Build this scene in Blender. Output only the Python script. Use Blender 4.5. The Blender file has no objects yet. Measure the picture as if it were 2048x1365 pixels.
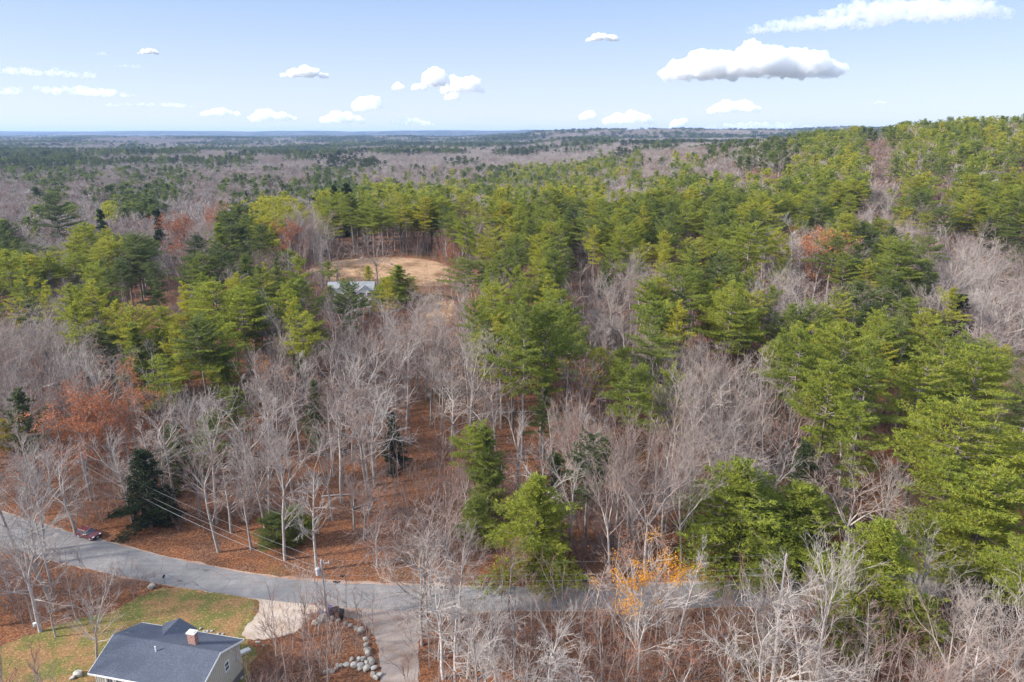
import bpy, math, random
import numpy as np
from mathutils import Vector, geometry
R_ = math.radians
S = bpy.context.scene
COL = S.collection
# ------------------------------------------------------------------ camera
HC = 62.0; HAZE = 5.6e-5
PITCH = math.atan((682.5-268)/1365)
cam = bpy.data.cameras.new('camera'); co = bpy.data.objects.new('camera', cam); COL.objects.link(co)
cam.sensor_width = 36; cam.lens = 24; cam.clip_start = 0.5; cam.clip_end = 120000
co.location = (0, 0, HC); co.rotation_euler = (R_(90)-PITCH, 0, 0)
S.camera = co
# ------------------------------------------------------------------ sky and sun
SUN_EL, SUN_AZ = 30.0, -105.0            # azimuth measured clockwise from the view direction
W = bpy.data.worlds.new('World'); S.world = W; W.use_nodes = True
nt = W.node_tree; nt.nodes.clear()
sky = nt.nodes.new('ShaderNodeTexSky'); sky.sky_type = 'NISHITA'; sky.sun_disc = False
sky.sun_elevation = R_(SUN_EL); sky.sun_rotation = R_(SUN_AZ)
sky.altitude = 50; sky.air_density = 1.0; sky.dust_density = 0.3; sky.ozone_density = 2.5
bg = nt.nodes.new('ShaderNodeBackground'); bg.inputs[1].default_value = 0.15
wo = nt.nodes.new('ShaderNodeOutputWorld')
tcw = nt.nodes.new('ShaderNodeTexCoord'); sxw = nt.nodes.new('ShaderNodeSeparateXYZ'); rpw = nt.nodes.new('ShaderNodeValToRGB')
nt.links.new(tcw.outputs['Generated'], sxw.inputs[0]); nt.links.new(sxw.outputs[2], rpw.inputs[0])
cr_ = rpw.color_ramp; cr_.elements[0].position = 0.0; cr_.elements[0].color = (1.60, 1.70, 1.92, 1); cr_.elements[1].position = .2; cr_.elements[1].color = (.70, 1.04, 1.74, 1)
for p_, c_ in ((.42, (1.7, 2.2, 3.0, 1)), (1.0, (2.5, 2.9, 3.5, 1))): cr_.elements.new(p_).color = c_
mxw = nt.nodes.new('ShaderNodeMix'); mxw.data_type = 'RGBA'; mxw.inputs[0].default_value = .93
nt.links.new(sky.outputs[0], mxw.inputs[6]); nt.links.new(rpw.outputs[0], mxw.inputs[7])
nt.links.new(mxw.outputs[2], bg.inputs[0]); nt.links.new(bg.outputs[0], wo.inputs[0])
sl = bpy.data.lights.new('sun', 'SUN'); sl.energy = 2.9; sl.angle = R_(5.0); sl.color = (1, .93, .83)
so = bpy.data.objects.new('sun', sl); COL.objects.link(so)
a = R_(SUN_AZ); e = R_(SUN_EL)
sd = Vector((math.sin(a)*math.cos(e), math.cos(a)*math.cos(e), math.sin(e)))
so.rotation_euler = (-sd).to_track_quat('-Z', 'Y').to_euler(); so.location = sd*300
S.view_settings.view_transform = 'Standard'; S.view_settings.look = 'None'
S.view_settings.exposure = 1.7; S.view_settings.gamma = 1; S.view_settings.use_curve_mapping = False
S.cycles.transparent_max_bounces = 12; S.cycles.max_bounces = 16; S.cycles.diffuse_bounces = 3
S.cycles.volume_bounces = 16; S.cycles.volume_max_steps = 64
# ------------------------------------------------------------------ projection helpers (photograph 2048 x 1365)
cp, sp = math.cos(PITCH), math.sin(PITCH)
def ray(px, py):
    return Vector((px-1024, 1365*cp+sp*(682.5-py), -1365*sp+cp*(682.5-py)))
def proj(x, y, z):
    z = z-HC
    f = y*cp-z*sp; u = y*sp+z*cp
    return 1024+1365*x/f, 682.5-1365*u/f
def at(px, py, z=0.0):
    d = ray(px, py); t = (z-HC)/d.z; return (d.x*t, d.y*t)
# ------------------------------------------------------------------ terrain
def ss(t):
    t = np.clip(t, 0, 1); return t*t*(3-2*t)
_rs = np.random.RandomState(4)
_NT = _rs.rand(64, 64)
def vnoise(x, y):
    xi = np.floor(x); yi = np.floor(y); fx = x-xi; fy = y-yi
    fx = fx*fx*(3-2*fx); fy = fy*fy*(3-2*fy)
    i = xi.astype(int) % 64; j = yi.astype(int) % 64; i1 = (i+1) % 64; j1 = (j+1) % 64
    return (_NT[i, j]*(1-fx)+_NT[i1, j]*fx)*(1-fy)+(_NT[i, j1]*(1-fx)+_NT[i1, j1]*fx)*fy
def terr(x, y):
    x = np.asarray(x, float); y = np.asarray(y, float)
    right = ss((x-10)/470)
    left = 0.06+0.94*ss((x+190)/120)
    rise = ss((y-98)/165)
    fall = 1-ss((y-330)/230)*(1-np.clip(right*3, 0, 1))
    h = 14*rise*left*fall
    yy = np.maximum(y, 1)
    h = h+42*right*ss((y-120)/430)*(1-ss((y-620)/700)*0.95)*(1-ss((x-900)/800)*0.5)
    n = vnoise(x/45+9, y/45+3)-0.5
    h = h+n*3.0*ss((y-120)/120)
    far = ss((y-600)/1500)
    h = h+far*(26*(vnoise(x/700+5, y/520+7)-0.55)+10*(vnoise(x/230+1, y/180+2)-0.5))
    # mid ridge on the right half, low blue ridges far off
    h = h+46*ss((y-3000)/1200)*ss((x/yy+0.12)/0.25)*(1-ss((y-5200)/2500))*(0.8+0.3*vnoise(x/600, y/900+3))
    h = h+16*ss((y-3400)/1200)*(1-ss((y-5600)/2500))*(0.5+0.7*vnoise(x/500+8, y/900+3))
    h = h+ss((y-8500)/2200)*(78+32*vnoise(x/1100+2, y/4000+4)-14*ss((x/yy-0.0)/0.3))
    return h
def tz(x, y): return float(terr(x, y))
# ------------------------------------------------------------------ materials
def rgb(h):
    c = [int(h[i:i+2], 16)/255 for i in (0, 2, 4)]
    return tuple(v/12.92 if v <= .04045 else ((v+.055)/1.055)**2.4 for v in c)+(1,)
class NB:
    def __init__(s, name):
        s.m = bpy.data.materials.new(name); s.m.use_nodes = True; s.t = s.m.node_tree; s.t.nodes.clear()
        s.out = s.n('ShaderNodeOutputMaterial')
    def n(s, ty, **k):
        q = s.t.nodes.new(ty)
        for a_, v in k.items(): setattr(q, a_, v)
        return q
    def l(s, o, i): s.t.links.new(o, i)
    def coord(s, w='Object'): return s.n('ShaderNodeTexCoord').outputs[w]
    def pos(s): return s.n('ShaderNodeNewGeometry').outputs['Position']
    def noise(s, vec, scale, detail=4, rough=.55, out='Fac'):
        q = s.n('ShaderNodeTexNoise'); q.inputs['Scale'].default_value = scale
        q.inputs['Detail'].default_value = detail; q.inputs['Roughness'].default_value = rough
        s.l(vec, q.inputs['Vector']); return q.outputs[out]
    def ramp(s, fac, stops, interp='LINEAR'):
        q = s.n('ShaderNodeValToRGB'); cr = q.color_ramp; cr.interpolation = interp
        while len(cr.elements) < len(stops): cr.elements.new(0.5)
        for el, (p_, c_) in zip(cr.elements, stops): el.position = p_; el.color = c_ if len(c_) == 4 else tuple(c_)+(1,)
        s.l(fac, q.inputs[0]); return q.outputs[0]
    def mix(s, fac, a_, b_, mode='MIX'):
        q = s.n('ShaderNodeMix', data_type='RGBA', blend_type=mode)
        for i_, v in ((0, fac), (6, a_), (7, b_)):
            if isinstance(v, (int, float)): q.inputs[i_].default_value = v
            elif isinstance(v, tuple): q.inputs[i_].default_value = v
            else: s.l(v, q.inputs[i_])
        return q.outputs[2]
    def math(s, op, a_, b_=0.0, clamp=False):
        q = s.n('ShaderNodeMath', operation=op, use_clamp=clamp)
        for i_, v in ((0, a_), (1, b_)):
            if isinstance(v, (int, float)): q.inputs[i_].default_value = v
            else: s.l(v, q.inputs[i_])
        return q.outputs[0]
    def bsdf(s, col, rough=.8, bump=None, bs=.3, bd=.05, metal=0, spec=.3, coat=0):
        b = s.n('ShaderNodeBsdfPrincipled')
        if isinstance(col, tuple): b.inputs['Base Color'].default_value = col
        else: s.l(col, b.inputs['Base Color'])
        b.inputs['Roughness'].default_value = rough; b.inputs['Metallic'].default_value = metal
        b.inputs['Specular IOR Level'].default_value = spec; b.inputs['Coat Weight'].default_value = coat
        if bump is not None:
            q = s.n('ShaderNodeBump'); q.inputs['Strength'].default_value = bs; q.inputs['Distance'].default_value = bd
            s.l(bump, q.inputs['Height']); s.l(q.outputs[0], b.inputs['Normal'])
        s.l(b.outputs[0], s.out.inputs[0]); return b
def C3(r, g, b): return (r, g, b, 1)
def m_ground():
    k = NB('leaf_litter_ground'); P = k.pos()
    leaf = k.n('ShaderNodeTexVoronoi'); leaf.inputs['Scale'].default_value = 6.5; k.l(P, leaf.inputs['Vector'])
    fine = k.noise(P, 2.2, 6, .75); mid = k.noise(P, .22, 5, .6); big = k.noise(P, .045, 4, .55)
    c = k.ramp(fine, [(.28, C3(.05, .02, .012)), (.5, C3(.165, .062, .030)), (.72, C3(.34, .145, .062))])
    c2 = k.ramp(fine, [(.3, C3(.035, .02, .016)), (.5, C3(.105, .052, .036)), (.72, C3(.20, .11, .075))])
    c = k.mix(k.math('MULTIPLY', k.ramp(mid, [(.42, C3(0, 0, 0)), (.6, C3(1, 1, 1))]), .8), c, c2)
    sep = k.n('ShaderNodeSeparateColor'); k.l(leaf.outputs['Color'], sep.inputs[0])
    c = k.mix(k.math('MULTIPLY', k.math('GREATER_THAN', sep.outputs[0], .72), .5), c, C3(.34, .17, .085))
    c = k.mix(k.math('MULTIPLY', k.math('GREATER_THAN', sep.outputs[1], .8), .6), c, C3(.06, .04, .03))
    c = k.mix(k.ramp(big, [(.56, C3(0, 0, 0)), (.7, C3(.55, .55, .55))]), c, C3(.10, .095, .035))
    # beyond a kilometre and a half the ground is covered by woods seen as one texture
    xyz = k.n('ShaderNodeSeparateXYZ'); k.l(P, xyz.inputs[0])
    mp = k.n('ShaderNodeMapping'); mp.inputs['Scale'].default_value = (.004, .0012, .004); k.l(P, mp.inputs['Vector'])
    f1 = k.noise(mp.outputs[0], 1.6, 8, .62); f2 = k.noise(P, .05, 4, .7)
    fc = k.ramp(f1, [(.40, C3(.022, .035, .02)), (.5, C3(.05, .05, .045)), (.6, C3(.12, .095, .09))])
    fc = k.mix(k.ramp(f2, [(.4, C3(0, 0, 0)), (.6, C3(.6, .6, .6))]), fc, C3(.025, .03, .02))
    mr = k.n('ShaderNodeMapRange'); mr.inputs[1].default_value = 900; mr.inputs[2].default_value = 1600
    k.l(xyz.outputs[1], mr.inputs[0])
    c = k.mix(mr.outputs[0], c, fc)
    k.bsdf(c, .95, k.math('ADD', fine, k.math('MULTIPLY', mid, 1.2)), .7, .25, spec=.1); return k.m
def m_lawn():
    k = NB('lawn_grass'); P = k.pos()
    f = k.noise(P, 3.5, 6, .75); g = k.noise(P, .28, 4, .6); lf = k.n('ShaderNodeTexVoronoi'); lf.inputs['Scale'].default_value = 6.5
    k.l(P, lf.inputs['Vector'])
    gr = k.ramp(f, [(.3, C3(.06, .062, .018)), (.55, C3(.13, .125, .038)), (.75, C3(.22, .19, .07))])
    br = k.ramp(f, [(.3, C3(.10, .055, .026)), (.5, C3(.21, .12, .055)), (.72, C3(.33, .20, .10))])
    c = k.mix(k.ramp(g, [(.43, C3(0, 0, 0)), (.58, C3(1, 1, 1))]), gr, br)
    sep = k.n('ShaderNodeSeparateColor'); k.l(lf.outputs['Color'], sep.inputs[0])
    c = k.mix(k.math('MULTIPLY', k.math('GREATER_THAN', sep.outputs[0], .88), .45), c, C3(.45, .26, .12))
    k.bsdf(c, .95, f, .5, .1, spec=.1); return k.m
def m_speck(name, a_, b_, c_, s1=6, s2=.4, amt=.5, rough=.9):
    k = NB(name); P = k.pos(); f = k.noise(P, s1, 6, .8); g = k.noise(P, s2, 5, .65)
    c = k.mix(k.ramp(f, [(.35, C3(0, 0, 0)), (.65, C3(1, 1, 1))]), a_, b_)
    c = k.mix(k.math('MULTIPLY', k.ramp(g, [(.45, C3(0, 0, 0)), (.65, C3(1, 1, 1))]), amt), c, c_)
    k.bsdf(c, rough, f, .4, .04, spec=.15); return k.m
def m_road():
    k = NB('asphalt'); P = k.pos(); f = k.noise(P, 9, 6, .8); g = k.noise(P, .35, 4, .6)
    mp = k.n('ShaderNodeMapping'); mp.inputs['Scale'].default_value = (.09, 1.3, 1); k.l(P, mp.inputs['Vector'])
    st = k.noise(mp.outputs[0], 1.4, 4, .6)
    c = k.ramp(f, [(.3, C3(.13, .124, .126)), (.7, C3(.235, .226, .228))])
    c = k.mix(k.ramp(st, [(.4, C3(0, 0, 0)), (.62, C3(.45, .45, .45))]), c, C3(.125, .118, .122))
    c = k.mix(k.ramp(g, [(.5, C3(0, 0, 0)), (.66, C3(.4, .4, .4))]), c, C3(.29, .275, .265))
    v = k.n('ShaderNodeTexVoronoi', feature='DISTANCE_TO_EDGE'); v.inputs['Scale'].default_value = .28
    w = k.mix(.35, P, k.noise(P, .8, 4, .6, 'Color')); k.l(w, v.inputs['Vector'])
    c = k.mix(k.math('MULTIPLY', k.math('LESS_THAN', v.outputs[0], .006), .6), c, C3(.05, .05, .055))
    lv = k.n('ShaderNodeTexVoronoi'); lv.inputs['Scale'].default_value = 5; k.l(P, lv.inputs['Vector']); sv = k.n('ShaderNodeSeparateColor'); k.l(lv.outputs['Color'], sv.inputs[0])
    c = k.mix(k.math('MULTIPLY', k.math('GREATER_THAN', sv.outputs[0], .955), .6), c, C3(.22, .11, .06))
    k.bsdf(c, .85, f, .3, .02, spec=.2); return k.m
def m_bark(name, ca, cb, cc):
    k = NB(name); O = k.coord(); oi = k.n('ShaderNodeObjectInfo')
    mp = k.n('ShaderNodeMapping'); mp.inputs['Scale'].default_value = (3, 3, .7); k.l(O, mp.inputs['Vector'])
    f = k.noise(mp.outputs[0], 2.5, 5, .7); g = k.noise(O, .5, 3)
    c = k.ramp(f, [(.35, ca), (.62, cb)])
    c = k.mix(k.math('MULTIPLY', g, .5), c, cc)
    c = k.mix(k.math('MULTIPLY', oi.outputs['Random'], .35), c, C3(.12, .09, .08))
    k.bsdf(c, .9, f, .5, .03, spec=.1); return k.m
def m_twig(name, stops):
    k = NB(name); O = k.coord(); at_ = k.n('ShaderNodeAttribute', attribute_type='INSTANCER', attribute_name='tint')
    c = k.ramp(at_.outputs['Fac'], stops); g = k.noise(O, .9, 3)
    c = k.mix(k.math('MULTIPLY', g, .45), c, C3(.10, .075, .065))
    k.bsdf(c, .9, spec=.1); return k.m
def m_leaf(name, stops, trans=.3, var=.5):
    k = NB(name); O = k.coord(); at_ = k.n('ShaderNodeAttribute', attribute_type='INSTANCER', attribute_name='tint')
    g = k.noise(O, .55, 3, .6); g2 = k.noise(O, 3.0, 2)
    oi = k.n('ShaderNodeObjectInfo')
    t = k.math('ADD', at_.outputs['Fac'], k.math('MULTIPLY', k.math('SUBTRACT', g, .5), var*.55))
    t = k.math('ADD', t, k.math('MULTIPLY', k.math('SUBTRACT', oi.outputs['Random'], .5), .10), True)
    c = k.ramp(t, stops)
    c = k.mix(k.ramp(g2, [(.38, C3(1, 1, 1)), (.6, C3(0, 0, 0))]), c, k.mix(1.0, c, C3(.58, .62, .66), 'MULTIPLY'))
    d = k.n('ShaderNodeBsdfDiffuse'); tr = k.n('ShaderNodeBsdfTranslucent'); mx = k.n('ShaderNodeMixShader')
    mx.inputs[0].default_value = trans
    k.l(c, d.inputs[0]); k.l(c, tr.inputs[0]); k.l(d.outputs[0], mx.inputs[1]); k.l(tr.outputs[0], mx.inputs[2])
    k.l(mx.outputs[0], k.out.inputs[0]); return k.m
M = {}
M['ground'] = m_ground(); M['lawn'] = m_lawn(); M['road'] = m_road()
M['gravel'] = m_speck('pale_gravel', C3(.34, .27, .22), C3(.46, .385, .325), C3(.28, .19, .13), 5, .5, .6)
M['drive'] = m_speck('gravel_drive', C3(.22, .175, .155), C3(.33, .28, .25), C3(.20, .12, .085), 5, .35, .75)
M['soil'] = m_speck('bare_soil', C3(.24, .135, .075), C3(.44, .29, .18), C3(.15, .085, .04), 1.2, .12, 1)
M['bark'] = m_bark('grey_bark', C3(.18, .15, .135), C3(.46, .42, .395), C3(.38, .335, .31))
M['bark_pine'] = m_bark('pine_bark', C3(.10, .085, .075), C3(.27, .235, .215), C3(.20, .17, .155))
M['bark_birch'] = m_bark('birch_bark', C3(.30, .26, .25), C3(.62, .57, .55), C3(.46, .42, .40))
M['twig'] = m_twig('bare_twigs', [(0, C3(.48, .44, .41)), (.35, C3(.37, .31, .28)), (.7, C3(.27, .18, .155)), (1, C3(.22, .105, .08))])
M['needle'] = m_leaf('conifer_needles', [(0, C3(.016, .034, .014)), (.2, C3(.085, .10, .06)), (.42, C3(.18, .215, .07)),
                                         (.62, C3(.315, .35, .06)), (.82, C3(.47, .44, .065)), (1, C3(.58, .46, .05))], .52, .6)
M['rust'] = m_leaf('russet_leaves', [(0, C3(.25, .085, .045)), (.4, C3(.50, .20, .10)), (.7, C3(.66, .28, .06)), (.85, C3(.80, .34, .02)), (1, C3(.85, .48, .05))], .35, .6)
def plain(name, c, rough=.7, var=.25, s=3, metal=0, spec=.3, coat=0, bs=.15):
    k = NB(name); O = k.coord(); f = k.noise(O, s, 5, .7)
    d = tuple(v*(1-var) for v in c[:3])+(1,)
    k.bsdf(k.mix(f, d, c), rough, f, bs, .01, metal, spec, coat); return k.m
# ------------------------------------------------------------------ mesh helpers
def tag(o, label=None, cat=None, group=None, kind=None):
    if label: o['label'] = label
    if cat: o['category'] = cat
    if group: o['group'] = group
    if kind: o['kind'] = kind
    return o
def empty(name, loc=(0, 0, 0), rz=0.0):
    o = bpy.data.objects.new(name, None); COL.objects.link(o); o.location = loc; o.rotation_euler = (0, 0, rz)
    o.empty_display_size = .5; return o
def mesh_from(name, V, F, mats, fmat=None, smooth=False):
    """V (n,3) array, F list of arrays of equal-length faces (k,3) or (k,4)"""
    me = bpy.data.meshes.new(name)
    V = np.asarray(V, np.float32); groups = [np.asarray(f, np.int32) for f in F if len(f)]
    nl = sum(g.size for g in groups); nf = sum(len(g) for g in groups)
    me.vertices.add(len(V)); me.vertices.foreach_set('co', V.ravel())
    me.loops.add(nl); me.loops.foreach_set('vertex_index', np.concatenate([g.ravel() for g in groups]))
    me.polygons.add(nf)
    tot = np.concatenate([np.full(len(g), g.shape[1], np.int32) for g in groups])
    st = np.concatenate([[0], np.cumsum(tot)[:-1]]).astype(np.int32)
    me.polygons.foreach_set('loop_start', st)
    if fmat is not None: me.polygons.foreach_set('material_index', np.asarray(fmat, np.int32))
    if smooth: me.polygons.foreach_set('use_smooth', np.ones(nf, bool))
    for m in mats: me.materials.append(m)
    me.update(calc_edges=True); me.validate(); return me
def obj(name, me, parent=None, loc=(0, 0, 0), rot=(0, 0, 0)):
    o = bpy.data.objects.new(name, me); COL.objects.link(o); o.parent = parent; o.location = loc; o.rotation_euler = rot
    return o
class MB:
    """collects boxes, prisms and tubes into one mesh"""
    def __init__(s): s.v = []; s.f = []
    def add(s, vs, fs):
        b = len(s.v); s.v += [tuple(v) for v in vs]; s.f += [tuple(b+i for i in f) for f in fs]; return s
    def box(s, c, d, rz=0.0, taper=1.0):
        x, y, z = d[0]/2, d[1]/2, d[2]/2; k = taper
        vs = [(-x, -y, -z), (x, -y, -z), (x, y, -z), (-x, y, -z), (-x*k, -y*k, z), (x*k, -y*k, z), (x*k, y*k, z), (-x*k, y*k, z)]
        cr, sr = math.cos(rz), math.sin(rz)
        vs = [(c[0]+v[0]*cr-v[1]*sr, c[1]+v[0]*sr+v[1]*cr, c[2]+v[2]) for v in vs]
        return s.add(vs, [(0, 3, 2, 1), (4, 5, 6, 7), (0, 1, 5, 4), (1, 2, 6, 5), (2, 3, 7, 6), (3, 0, 4, 7)])
    def tube(s, p, q, r, r2=None, n=10, caps=True):
        p = Vector(p); q = Vector(q); r2 = r if r2 is None else r2
        d = (q-p).normalized(); u = d.orthogonal().normalized(); w = d.cross(u)
        vs = []
        for c, rr in ((p, r), (q, r2)):
            for i in range(n):
                t = 2*math.pi*i/n; vs.append(c+(u*math.cos(t)+w*math.sin(t))*rr)
        fs = [(i, (i+1) % n, n+(i+1) % n, n+i) for i in range(n)]
        if caps: fs += [tuple(range(n-1, -1, -1)), tuple(range(n, 2*n))]
        return s.add(vs, fs)
    def prism(s, poly, axis_vec):
        """poly: list of 3d points (planar), extruded along axis_vec"""
        n = len(poly); a_ = Vector(axis_vec); vs = [Vector(p) for p in poly]+[Vector(p)+a_ for p in poly]
        fs = [tuple(range(n-1, -1, -1)), tuple(range(n, 2*n))]+[(i, (i+1) % n, n+(i+1) % n, n+i) for i in range(n)]
        return s.add(vs, fs)
    def mesh(s, name, mats, bevel=0, smooth=False):
        me = bpy.data.meshes.new(name); me.from_pydata(s.v, [], s.f)
        for m in (mats if isinstance(mats, (list, tuple)) else [mats]): me.materials.append(m)
        me.update()
        if smooth:
            for p in me.polygons: p.use_smooth = True
        return me
    def obj(s, name, mat, parent=None, loc=(0, 0, 0), rot=(0, 0, 0), bevel=0, smooth=False):
        o = obj(name, s.mesh(name, mat, smooth=smooth), parent, loc, rot)
        if bevel:
            m = o.modifiers.new('bevel', 'BEVEL'); m.width = bevel; m.segments = 2; m.limit_method = 'ANGLE'; m.angle_limit = R_(35)
        return o
# ------------------------------------------------------------------ ground sheet
ys = np.concatenate([np.arange(-200, 20, 20.), np.arange(20, 130, 1.2), np.arange(130, 420, 3.), 420*np.power(19500/420, np.linspace(0, 1, 330))])
ts = np.linspace(-1, 1, 321)
YY, TT = np.meshgrid(ys, ts, indexing='ij')
XX = TT*(np.maximum(YY, 0)*1.05+220)
ZZ = terr(XX, YY)
nv, nu = YY.shape
V = np.stack([XX, YY, ZZ], -1).reshape(-1, 3)
ii, jj = np.meshgrid(np.arange(nv-1), np.arange(nu-1), indexing='ij'); b0 = (ii*nu+jj).ravel()
F = np.stack([b0, b0+1, b0+nu+1, b0+nu], -1)
tag(obj('ground', mesh_from('ground', V, [F], [M['ground']], smooth=True)), kind='structure')
# sheets lying on the ground
def in_poly(x, y, poly):
    c = False; n = len(poly); j = n-1
    for i in range(n):
        xi, yi = poly[i]; xj, yj = poly[j]
        if (yi > y) != (yj > y) and x < (xj-xi)*(y-yi)/(yj-yi)+xi: c = not c
        j = i
    return c
def smooth_poly(P, rag=.0, it=2, seed=1):
    P = [Vector(p) for p in P]
    for _ in range(it):
        Q = []
        for i in range(len(P)):
            a_, b_ = P[i], P[(i+1) % len(P)]; Q += [a_*.75+b_*.25, a_*.25+b_*.75]
        P = Q
    if rag:
        rr = random.Random(seed); Q = []
        for i in range(len(P)):
            a_, b_ = P[i], P[(i+1) % len(P)]; L = (b_-a_).length; n = max(1, int(L/.35))
            for k in range(n):
                Q.append(a_.lerp(b_, k/n)+Vector((rr.uniform(-rag, rag), rr.uniform(-rag, rag))))
        P = Q
    return [(p.x, p.y) for p in P]
def sheet(name, poly, zoff, mat, step=1.5):
    P = [Vector(p) for p in poly]; n = len(P)
    xs = [p.x for p in P]; yy = [p.y for p in P]
    pts = list(P); edges = [(i, (i+1) % n) for i in range(n)]
    x = min(xs)+step/2
    while x < max(xs):
        y = min(yy)+step/2
        while y < max(yy):
            if in_poly(x, y, poly): pts.append(Vector((x, y)))
            y += step
        x += step
    v, e_, f, *_ = geometry.delaunay_2d_cdt(pts, edges, [list(range(n))], 1, 1e-4)
    me = bpy.data.meshes.new(name); me.from_pydata([(p.x, p.y, tz(p.x, p.y)+zoff) for p in v], [], [tuple(q) for q in f])
    me.materials.append(mat); me.update()
    return tag(obj(name, me), kind='structure')
def P0(*pts): return [at(px, py, 0.0) for px, py in pts]
road_n = P0((-260, 962), (-120, 993), (-20, 1018), (60, 1042), (130, 1062), (200, 1080), (300, 1107), (400, 1129), (520, 1151), (650, 1165), (830, 1172), (1000, 1175), (1290, 1170), (1500, 1163), (1700, 1152), (1900, 1142), (2100, 1128), (2400, 1105))
road_s = P0((-260, 1020), (-120, 1056), (-20, 1084), (60, 1108), (130, 1127), (200, 1143), (300, 1164), (400, 1181), (520, 1199), (650, 1212), (830, 1222), (1000, 1222), (1290, 1218), (1500, 1212), (1700, 1203), (1900, 1192), (2100, 1178), (2400, 1156))
def dens(P):
    Q = []
    for i in range(len(P)-1):
        p0 = Vector(P[max(i-1, 0)]); p1 = Vector(P[i]); p2 = Vector(P[i+1]); p3 = Vector(P[min(i+2, len(P)-1)])
        for k in range(6):
            t = k/6
            Q.append(.5*((2*p1)+(p2-p0)*t+(2*p0-5*p1+4*p2-p3)*t*t+(3*p1-p0-3*p2+p3)*t**3))
    return Q+[Vector(P[-1])]
rn, rs_ = dens(road_n), dens(road_s)
rrn = random.Random(5)
def jit(v, a_): return (v.x+rrn.uniform(-a_, a_), v.y+rrn.uniform(-a_, a_))
sheet('road', [jit(v, .08) for v in rn]+[jit(v, .08) for v in reversed(rs_)], .035, M['road'], 2.0)
SHOULD = []
def shoulder(edge, other, w):
    out = []
    for v, o_ in zip(edge, other):
        d = (v-o_).normalized(); out.append(v+d*(w+rrn.uniform(-.35, .35)))
    return [(v.x, v.y) for v in edge]+[(v.x, v.y) for v in reversed(out)]
M['shoulder'] = m_speck('gravel_shoulder', C3(.24, .17, .13), C3(.38, .30, .25), C3(.26, .12, .06), 5, .5, .9)
sheet('road_verge', shoulder([v.lerp(w, .03) for v, w in zip(rn, rs_)], rs_, .75), .012, M['shoulder'], 1.5)
sheet('road_verge', shoulder([v.lerp(w, .03) for v, w in zip(rs_, rn)], rn, .6), .012, M['shoulder'], 1.5)
lawn_poly = smooth_poly(P0((335, 1172), (400, 1182), (480, 1192), (512, 1203), (505, 1250), (490, 1290), (520, 1300), (500, 1330), (480, 1420), (60, 1420), (-60, 1365), (-40, 1310), (60, 1270), (150, 1240), (230, 1225), (270, 1195)), .25, 2, 3)
sheet('lawn', lawn_poly, .016, M['lawn'])
pad_poly = smooth_poly(P0((500, 1194), (640, 1212), (640, 1220), (612, 1232), (600, 1262), (560, 1276), (520, 1280), (484, 1276), (490, 1255), (520, 1225), (520, 1205)), .15, 1, 4)
sheet('gravel_parking_pad', pad_poly, .024, M['gravel'])
drive_poly = smooth_poly(P0((636, 1209), (860, 1220), (856, 1240), (840, 1270), (836, 1320), (840, 1420), (800, 1480), (765, 1480), (762, 1365), (760, 1310), (748, 1270), (728, 1248), (690, 1232), (640, 1222)), .12, 1, 6)
sheet('gravel_driveway', drive_poly, .026, M['drive'])
def at_terr(px, py, off=0.0):
    d = ray(px, py); t = 20/d.y
    for _ in range(4000):
        x, y, z = d.x*t, d.y*t, HC+d.z*t
        if z <= tz(x, y)+off: return (x, y)
        t += (0.5 if y < 400 else y*.004)/d.y
    return (x, y)
def PT(*pts): return [at_terr(px, py) for px, py in pts]
clear_poly = smooth_poly(PT((600, 550), (640, 530), (700, 518), (790, 514), (880, 524), (915, 545), (905, 572), (850, 574), (780, 572), (700, 570), (640, 572)), .7, 2, 8)
patch_poly = smooth_poly(PT((828, 600), (870, 590), (912, 600), (915, 640), (880, 655), (835, 645)), .6, 2, 18)
sheet('dirt_patch', patch_poly, .05, M['soil'], 3)
sheet('dirt_clearing', clear_poly, .05, M['soil'], 3)
right_lawn = smooth_poly(PT((1985, 745), (2040, 700), (2200, 690), (2250, 860), (2060, 900), (1990, 830)), .4, 1, 9)
sheet('lawn', right_lawn, .04, M['lawn'], 2.5)
side_road = smooth_poly(PT((1960, 562), (2010, 559), (2110, 556), (2200, 552), (2200, 575), (2110, 582), (2010, 581), (1960, 574)), .2, 1, 9)
sheet('road', side_road, .05, M['gravel'], 3)
EXCL = [smooth_poly([(v.x, v.y+.9) for v in rn]+[(v.x, v.y-.9) for v in reversed(rs_)], 0, 0), pad_poly, drive_poly, lawn_poly]
EXCL2 = [clear_poly, patch_poly, right_lawn, side_road]
# ------------------------------------------------------------------ tree building
def norm(v): return v/np.maximum(np.linalg.norm(v, axis=-1, keepdims=True), 1e-9)
def seg_tubes(segs, n):
    """segs: (k,8) p0,p1,r0,r1 -> V,F(quads)"""
    s = np.asarray(segs, float)
    if len(s) == 0: return np.zeros((0, 3)), np.zeros((0, 4), int)
    a_, b_, ra, rb = s[:, :3], s[:, 3:6], s[:, 6], s[:, 7]
    d = norm(b_-a_); ref = np.where(np.abs(d[:, 2:3]) > .9, [[1., 0, 0]], [[0, 0, 1.]])
    u = norm(np.cross(d, ref)); w = np.cross(d, u)
    t = np.arange(n)*2*np.pi/n; ct, st = np.cos(t)[None, :, None], np.sin(t)[None, :, None]
    ring = u[:, None]*ct+w[:, None]*st
    A = a_[:, None]+ring*ra[:, None, None]; B = b_[:, None]+ring*rb[:, None, None]
    V = np.concatenate([A, B], 1).reshape(-1, 3)
    base = (np.arange(len(s))*2*n)[:, None]; i = np.arange(n)[None]; j = (i+1) % n
    F = np.stack([base+i, base+j, base+n+j, base+n+i], -1).reshape(-1, 4)
    return V, F
def merge(parts):
    V = []; F = []; b = 0
    for v, f in parts:
        V.append(v); F.append(f+b); b += len(v)
    return np.concatenate(V), F
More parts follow.
